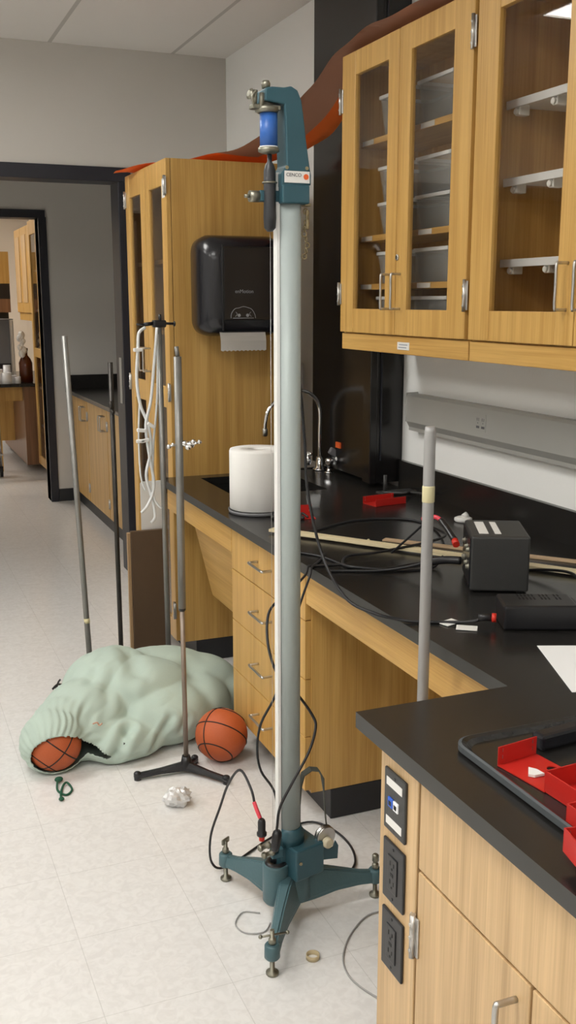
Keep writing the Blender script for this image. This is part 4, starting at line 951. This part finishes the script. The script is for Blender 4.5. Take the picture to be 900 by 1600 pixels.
obj('rubber_feet', B().cyl((.02, .02, 0), (.02, .02, .0045), .009).cyl((w_ - .02, .02, 0), (w_ - .02, .02, .0045), .009).cyl((.02, dp - .02, 0), (.02, dp - .02, .0045), .009).cyl((w_ - .02, dp - .02, 0), (w_ - .02, dp - .02, .0045), .009), 'black', t)
t = thing('plug_lead', 'pink-sleeved black plug lead leaning on the front of the power supply', 'cable', (1.40, 2.30, .93))
obj('cable_run', B().tube([(1.36, 2.52, .856), (1.40, 2.44, .94), (1.415, 2.40, .982)], .0035, 8), 'cable', t)
obj('pink_sleeve', B().tube([(1.405, 2.425, .972), (1.42, 2.385, .985), (1.425, 2.355, .980)], .0062, 10), 'pink', t)
obj('banana_plug', B().tube([(1.425, 2.357, .980), (1.420, 2.31, .962), (1.415, 2.27, .945)], .0095, 12), 'black', t)
obj('red_tip', B().cyl((1.412, 2.262, .945), (1.406, 2.245, .938), .0095), 'red_small', t)
t = thing('plug_lead', 'fat black plug pushed into the power supply just above the metre stick', 'cable', (1.36, 2.24, .90))
obj('banana_plug', B().tube([(1.345, 2.29, .885), (1.375, 2.25, .898), (1.402, 2.215, .902)], .011, 12), 'black', t)
obj('cable_run', B().tube([(1.347, 2.288, .886), (1.30, 2.34, .862), (1.24, 2.38, .8495), (1.17, 2.42, .8465), (1.12, 2.44, .8465)], .004, 8), 'cable', t)
obj('plastic_fitting', B().lathe([(0, .026), (.004, .030), (.012, .030), (.016, .022)], (1.815, 2.86, ZC + .0005), n=24).cyl((1.815, 2.86, ZC + .016), (1.83, 2.86, ZC + .024), .010), 'label', None, (1.815, 2.86, ZC), 'small white plastic fitting on the worktop behind the power supply', 'fitting')
# adapter
a2 = math.atan2(1.755 - 1.815, 1.412 - 1.269)
t = thing('power_adapter', 'low black power adapter with vent slots lying beside the power supply', 'adapter', (1.279, 1.830, ZC)); t.rotation_euler = (0, 0, a2); ORG[t.name] = Vector((0, 0, 0))
obj('case', B().box(0, .17, 0, .105, .0005, .058, .006, seg=2), 'black', t)
vs = B()
for j in range(2):
    for i in range(12):
        if i in (5, 9): continue
        x = .045 + i * .0085; vs.box(x, x + .004, .055 + j * .024, .072 + j * .024, .0578, .0584)
obj('vent_slots', vs, 'slot', t)
obj('end_cap', B().box(.168, .182, .004, .101, .002, .050, .004), 'charcoal', t)
obj('cord', B().tube([(.182, .05, .03), (.21, .04, .04), (.235, .10, .045), (.25, .16, .005)], .004, 8), 'cable', t)
# white alligator clip tags
for (x, y, a) in ((1.195, 1.925, .3), (1.21, 1.875, -.6)):
    obj('paper_tag', B().box(x - .024, x + .024, y - .016, y + .016, ZC + .001, ZC + .0035, .001, rot=a), 'label', None, (x, y, ZC), 'white paper tag behind the adapter lead' if a > 0 else 'white paper tag nearer the worktop edge under the adapter lead', 'tag')
# paper sheet
a3 = math.atan2(1.471 - 1.715, 1.189 - 1.285)
t = obj('paper_sheet', B().prism([(1.287, 1.716, ZC + .0006), (1.189, 1.470, ZC + .0006), (1.389, 1.390, ZC + .0006), (1.487, 1.636, ZC + .0006)], (0, 0, .0006)), 'paper', None, (1.33, 1.55, ZC), 'blank white sheet of paper lying on the worktop', 'paper')
# black tray
def rr_xy(x0, x1, y0, y1, r, z, n=6):
    P = []
    for cx, cy, a in ((x1 - r, y1 - r, 0), (x0 + r, y1 - r, 90), (x0 + r, y0 + r, 180), (x1 - r, y0 + r, 270)):
        for i in range(n + 1):
            an = math.radians(a + 90 * i / n); P.append(Vector((cx + r * math.cos(an), cy + r * math.sin(an), z)))
    return P
tr = B(); rg = []
Z0 = ZC + .0005
for ins, z in ((.006, Z0), (0, Z0 + .004), (0, Z0 + .014), (.004, Z0 + .016), (.010, Z0 + .013), (.016, Z0 + .006)):
    rg.append([tr.bm.verts.new(p) for p in rr_xy(.848 + ins, 1.22 - ins, .70 + ins, 1.352 - ins, .035, z)])
fs = [tr.bm.faces.new(list(reversed(rg[0]))), tr.bm.faces.new(rg[-1])]
for A, C in zip(rg, rg[1:]):
    for i in range(len(A)): fs.append(tr.bm.faces.new((A[i], A[(i + 1) % len(A)], C[(i + 1) % len(A)], C[i])))
tr._n(fs, False)
for f in fs[2:2 + 3 * len(rg[0])]: f.material_index = 1
M['tray_edge'] = mat('lit_grey_tray_edge', (.075, .085, .09), .4)  # grey stands in for light on the tray's upright outer sides
obj('lab_tray', tr, ['epoxy', 'tray_edge'], None, (1.03, 1.0, ZC), 'shallow black round-cornered tray on the near worktop holding red parts', 'tray')
obj('black_bar', B().box(.965, 1.18, 1.272, 1.30, ZC + .0075, ZC + .036, .006, rot=.10), 'black_gloss', None, (1.07, 1.285, ZC + .0075), 'glossy black bar lying on the tray behind the red parts', 'bar') 
# red folded boxes
def red_box(x, y, z, wx, ly, h, rot, walls, label, th=.002, group=None, hole=False):
    """origin = far left corner; x to the right, y towards the viewer is negative"""
    t = thing('red_folded_box', label, 'red plastic part', (x, y, z), group); t.rotation_euler = (0, 0, rot); ORG[t.name] = Vector((0, 0, 0))
    b = B()
    if hole:
        hx, hy, hr = wx * .80, -ly * .52, .009
        vs_ = [b.bm.verts.new((x_, y_, th)) for x_, y_ in ((0, -ly), (wx, -ly), (wx, 0), (0, 0))]; ci = [b.bm.verts.new((hx + hr * math.cos(2 * PI * i / 20), hy + hr * math.sin(2 * PI * i / 20), th)) for i in range(20)]
        eg = [b.bm.edges.new((vs_[i], vs_[(i + 1) % 4])) for i in range(4)] + [b.bm.edges.new((ci[i], ci[(i + 1) % 20])) for i in range(20)]
        g_ = bmesh.ops.triangle_fill(b.bm, edges=eg, use_beauty=True)
        ex = bmesh.ops.extrude_face_region(b.bm, geom=[q for q in g_['geom'] if isinstance(q, bmesh.types.BMFace)])
        for q in ex['geom']:
            if isinstance(q, bmesh.types.BMVert): q.co.z = 0
        bmesh.ops.recalc_face_normals(b.bm, faces=b.bm.faces[:])
    else: b.box(0, wx, -ly, 0, 0, th, .0005)
    obj('bottom', b, 'red', t)
    st = B()
    if 'b' in walls: obj('back_wall', B().box(0, wx, -th, 0, th, h, .0005), 'red', t); [st.box(xx, xx + .0012, -th - .0006, -th, zz_, zz_ + .006) for xx in (.008, wx - .010) for zz_ in (h * .35, h * .7)]
    if 'l' in walls: obj('side_wall', B().box(0, th, -ly, -th, th, h, .0005), 'red', t)
    if 'r' in walls: obj('side_wall', B().box(wx - th, wx, -ly, -th, th, h, .0005), 'red', t)
    if 'f' in walls: obj('front_wall', B().box(th, wx - th, -ly, -ly + th, th, h, .0005), 'red', t)
    if 'b' in walls: obj('staples', st, 'steel', t)
    else: st.bm.free()
    return t
ZT = Z0 + .0068
red_box(.873, 1.250, ZT, .082, .105, .032, .14, 'b', 'flat red bent part with a round hole and a single raised back wall', hole=True)
obj('white_flake', B().prism([(.893, 1.195, ZT + .003), (.908, 1.216, ZT + .003), (.916, 1.205, ZT + .003), (.918, 1.188, ZT + .003), (.900, 1.188, ZT + .003)], (0, 0, .004)), 'label', None, (.905, 1.20, ZT + .003), 'small torn white flake lying on the red bent part', 'paper scrap')
red_box(.889, 1.150, ZT, .100, .105, .034, .06, 'blrf', 'open red box next behind the holed red part, farthest of the three boxes')
red_box(.856, 1.055, ZT, .095, .085, .034, .02, 'blrf', 'open red box in the middle of the row of three boxes')
red_box(.797, .985, ZC + .019, .095, .125, .034, -.22, 'blrf', 'open red box nearest the viewer, tilted over the tray rim')
red_box(1.312, 3.175, ZC + .0005, .075, .075, .036, -.2, 'bl', 'small red folded part standing on the worktop behind the tube')
red_box(1.64, 3.27, ZC + .0005, .14, .08, .026, .15, 'bf', 'red folded part lying at the back of the worktop by the column')
obj('clear_cup', B().lathe([(0, .022), (.001, .023), (.045, .028), (.045, .0265), (.003, .021), (.003, .002)], (1.44, 3.27, ZC + .0005), n=24, caps=False), 'tub', None, (1.44, 3.27, ZC), 'small clear cup behind the red folded part by the tube', 'cup')
bw = B().cyl((1.80, 3.40, ZC + .002), (1.80, 3.40, ZC + .075), .007).box(1.77, 1.92, 3.36, 3.42, ZC + .001, ZC + .012, .004).tube([(1.78, 3.38, ZC + .012), (1.83, 3.30, ZC + .02), (1.88, 3.34, ZC + .012), (1.90, 3.24, ZC + .02)], .005, 8)
obj('pen_tray', bw, 'charcoal', None, (1.84, 3.39, ZC), 'dark wire rack at the back of the worktop beside the column', 'rack')

# ------------------------------------------------------------------ lobby cabinet beyond the opening
LX = 1.43
t = thing('lobby_cabinet', 'oak base cabinet with black top standing beyond the wide opening', 'cabinet', (LX, 7.0, 0))
obj('carcass', B().box(LX + .02, 2.10, 6.0, 8.03, .10, .87, .002), 'oak', t)
obj('plinth', B().box(LX + .04, 2.09, 6.0, 8.03, .001, .10), 'rubber', t)
for y0 in (6.02, 6.69, 7.36):
    d = obj('door', B().box(LX, LX + .02, y0, y0 + .655, .115, .865, .002), 'oak', t)
    hinge(d, LX, y0 + .65, .75, .06); hinge(d, LX, y0 + .65, .22, .06)
    pull_x(d, LX, y0 + .06, .76, .1); pull_x(d, LX, y0 + .12, .76, .1)
obj('counter_top', B().box(LX - .03, 2.115, 5.98, 8.03, .87, .90, .003), 'epoxy', t)
obj('backsplash', B().box(LX - .03, 2.115, 8.03, 8.048, .87, 1.005, .003), 'epoxy', t)
obj('wall_card', B().box(1.311, 1.3147, 5.69, 5.74, 1.0, 1.26, .001), 'raceway', None, (1.313, 5.71, 1.0), 'pale strip taped on the dark doorway post', 'card')

# ------------------------------------------------------------------ room beyond the far doorway
t = thing('far_tall_cabinet', 'tall oak cabinet with glass door seen through the far doorway', 'cabinet', (1.42, 8.5, 0))
obj('carcass', B().box(1.442, 1.95, 8.45, 8.47, .08, 2.27).box(1.442, 1.95, 9.44, 9.46, .08, 2.27).box(1.442, 1.95, 8.47, 9.44, 2.25, 2.27).box(1.93, 1.95, 8.47, 9.44, .1, 2.25).box(1.46, 1.93, 8.47, 9.44, .08, .1), 'oak', t)
obj('plinth', B().box(1.50, 1.94, 8.46, 9.45, .001, .08), 'rubber', t)
for a in (8.46, 8.96): glass_door(t, 1.42, a, a + .49, .09, 2.27, .08, .08, .12, .08, 'glass_far', (1.08, 1.16))
for z in (.45, .8, 1.5, 1.85): obj('shelf', B().box(1.46, 1.93, 8.471, 9.439, z - .018, z), 'white', t)
for (y, z, mm, lab) in ((8.70, .8, 'label', 'white carton'), (8.95, .45, 'label', 'white packet'), (8.72, .1, 'label', 'white tub'), (8.9, 1.16, 'orange_tag', 'orange carton'), (9.2, .8, 'raceway', 'grey carton')):
    obj('carton', B().box(1.50, 1.68, y + .05, y + .21, z + .0005, z + .17, .004), mm, None, (1.6, y, z), {'white carton': 'white carton on the lower middle shelf of the far tall cabinet', 'white packet': 'white packet on the lowest shelf of the far tall cabinet', 'white tub': 'white box on the floor panel of the far tall cabinet', 'orange carton': 'orange carton above the middle rail of the far tall cabinet', 'grey carton': 'grey carton on the lower middle shelf of the far tall cabinet'}[lab], 'carton')
t.location = (1.385, 8.58, 0)
far_t = t
t = thing('far_wall_cabinet', 'row of oak wall cabinet doors seen through the far doorway', 'cabinet', (1.5, 10.0, 1.4))
obj('carcass', B().box(1.522, 2.13, 9.5, 11.3, 1.38, 2.30, .002), 'oak', t)
for i in range(4):
    d = obj('door', B().box(1.50, 1.52, 9.51 + i * .448, 9.95 + i * .448, 1.46, 2.30, .003), 'oak', t)
    obj('recessed_panel', B().box(1.494, 1.4995, 9.59 + i * .448, 9.87 + i * .448, 1.56, 2.22, .002), 'oak_near', d)
t = thing('far_bench', 'oak lab bench with black top seen through the far doorway', 'bench', (1.3, 10.0, 0))
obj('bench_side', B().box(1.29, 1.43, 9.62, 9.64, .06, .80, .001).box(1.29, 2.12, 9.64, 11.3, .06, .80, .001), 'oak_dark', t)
obj('bench_back', B().box(1.05, 1.288, 10.40, 10.42, .20, .80, .001), 'oak', t); obj('bench_rail', B().box(1.082, 1.288, 9.70, 9.72, .66, .80), 'oak', t)
obj('bench_top', B().box(.75, 2.12, 9.55, 11.3, .80, .83, .003), 'epoxy', t)
obj('bench_leg', B().box(1.05, 1.08, 9.70, 9.73, 0, .80), 'oak', t)
obj('bench_leg', B().box(.78, .81, 9.70, 9.73, 0, .80), 'oak', t)
t = thing('amber_bottle', 'large dark amber bottle on the far bench', 'bottle', (1.335, 9.72, .83))
obj('bottle_body', B().lathe([(0, .055), (.005, .062), (.18, .062), (.22, .045), (.25, .022), (.29, .022)], (1.335, 9.72, .8305)), 'amber', t)
obj('cap', B().lathe([(0, .026), (.025, .026)], (1.335, 9.72, 1.121)), 'black', t)
gb = B()
for i in range(7):
    gb.sphere((1.30 + .02 * math.sin(i * 2.1), 9.66, .0 + 1.10 + .028 * i), .032 + .008 * math.cos(i), (.8, .7, 1), 10, 8)
obj('rubber_glove', gb, 'white', None, (1.30, 9.66, 1.1), 'pair of white gloves hanging above the amber bottle', 'gloves')
t = thing('fume_box', 'grey clear-sided box standing on the far bench', 'box', (1.10, 9.75, .83))
obj('box_panels', B().box(.90, 1.24, 9.88, 9.89, 1.0, 1.40).box(.90, 1.24, 9.70, 9.888, 1.405, 1.415), 'grey_plastic', t)
obj('box_posts', B().box(.90, .915, 9.70, 9.715, .8305, 1.40).box(1.225, 1.24, 9.70, 9.715, .8305, 1.40).box(1.06, 1.075, 9.86, 9.875, .8305, 1.40).box(1.225, 1.24, 9.86, 9.875, .8305, 1.40), 'steel', t)
gl_pos = [(1.14, 9.62, .05, .10), (1.20, 9.66, .04, .07), (1.07, 9.64, .045, .13), (1.17, 9.78, .035, .16), (1.11, 9.82, .04, .09), (1.24, 9.62, .03, .06)]
lab_g = ['squat white beaker at the front of the far bench', 'small white beaker beside the amber bottle', 'taller pale jar at the left of the far bench', 'tall narrow beaker behind the others on the far bench', 'low beaker inside the grey box on the far bench', 'smallest white cup by the amber bottle']
for (x, y, r, h), lb in zip(gl_pos, lab_g):
    obj('beaker', B().lathe([(0, r * .95), (.004, r), (h, r), (h, r * .92), (.006, r * .9), (.006, .002)], (x, y, .8305), n=20, caps=False), 'rim', None, (x, y, .83), lb, 'beaker')
t = thing('far_hutch', 'yellow oak hutch cabinet against the far room wall', 'cabinet', (.8, 12.0, 1.4))
obj('cabinet_body', B().box(.60, 1.52, 12.0, 12.3, 1.77, 2.12, .003), 'oak', t)
obj('dark_shelf', B().box(.60, 1.52, 12.02, 12.3, 1.60, 1.77), 'black', t)
obj('lower_shelf', B().box(.60, 1.52, 12.02, 12.3, 1.45, 1.60), 'oak_dark', t)
obj('lower_back', B().box(.60, 1.52, 12.25, 12.3, 0, 1.45), 'black', t)
t = thing('utility_cart', 'metal cart with a caster beside the far bench', 'cart', (1.0, 9.4, 0))
obj('cart_post', B().cyl((1.02, 9.39, .10), (1.02, 9.39, .82), .014), 'steel', t)
obj('cart_post', B().cyl((.62, 9.39, .10), (.62, 9.39, .82), .014), 'steel', t)
obj('cart_shelf', B().box(.60, 1.04, 9.36, 9.50, .80, .82, .004).box(.60, 1.04, 9.36, 9.50, .20, .22, .004), 'steel', t)
for x in (1.02, .62): obj('caster', B().cyl((x - .015, 9.39, .045), (x + .015, 9.39, .045), .044, n=20).box(x - .02, x + .02, 9.37, 9.41, .05, .10, .004), 'black', t)

# whiteboard on the wall opposite, put in unseen for the cabinet glass to reflect
t = thing('added_whiteboard', 'unseen white marker board added for reflections on the wall facing the cabinets', 'added_whiteboard', (-3.98, 2.5, 1.5))
obj('board_surface', B().box(-3.99, -3.975, 1.0, 4.6, .95, 2.1), 'screen_white', t)
obj('board_frame', B().box(-3.995, -3.965, .96, 1.0, .91, 2.14).box(-3.995, -3.965, 4.6, 4.64, .91, 2.14).box(-3.995, -3.965, 1.0, 4.6, 2.1, 2.14).box(-3.995, -3.94, 1.0, 4.6, .91, .95), 'steel', t)

# ------------------------------------------------------------------ world, camera, view
w = bpy.data.worlds.new('world'); SC.world = w; w.use_nodes = True
w.node_tree.nodes['Background'].inputs[0].default_value = (.55, .53, .5, 1); w.node_tree.nodes['Background'].inputs[1].default_value = .05
cam = bpy.data.cameras.new('camera'); co = bpy.data.objects.new('camera', cam); COL.objects.link(co); SC.camera = co
yaw, pitch, roll, fpx = math.radians(22.302), math.radians(11.844), math.radians(-.044), 1572.46
cy_, sy_, cp_, sp_ = math.cos(yaw), math.sin(yaw), math.cos(pitch), math.sin(pitch)
fw = Vector((sy_ * cp_, cy_ * cp_, -sp_)); rt = Vector((cy_, -sy_, 0)); up = rt.cross(fw)
r2 = rt * math.cos(roll) + up * math.sin(roll); u2 = -rt * math.sin(roll) + up * math.cos(roll)
co.matrix_world = Matrix(((r2.x, u2.x, -fw.x, 0), (r2.y, u2.y, -fw.y, 0), (r2.z, u2.z, -fw.z, 1.575), (0, 0, 0, 1)))
cam.sensor_fit = 'VERTICAL'; cam.sensor_height = 36; cam.lens = fpx / 1600 * 36; cam.clip_start = .05
SC.view_settings.view_transform = 'Standard'; SC.view_settings.look = 'None'; SC.view_settings.gamma = 1; SC.view_settings.use_curve_mapping = False
SC.view_settings.exposure = 0.65
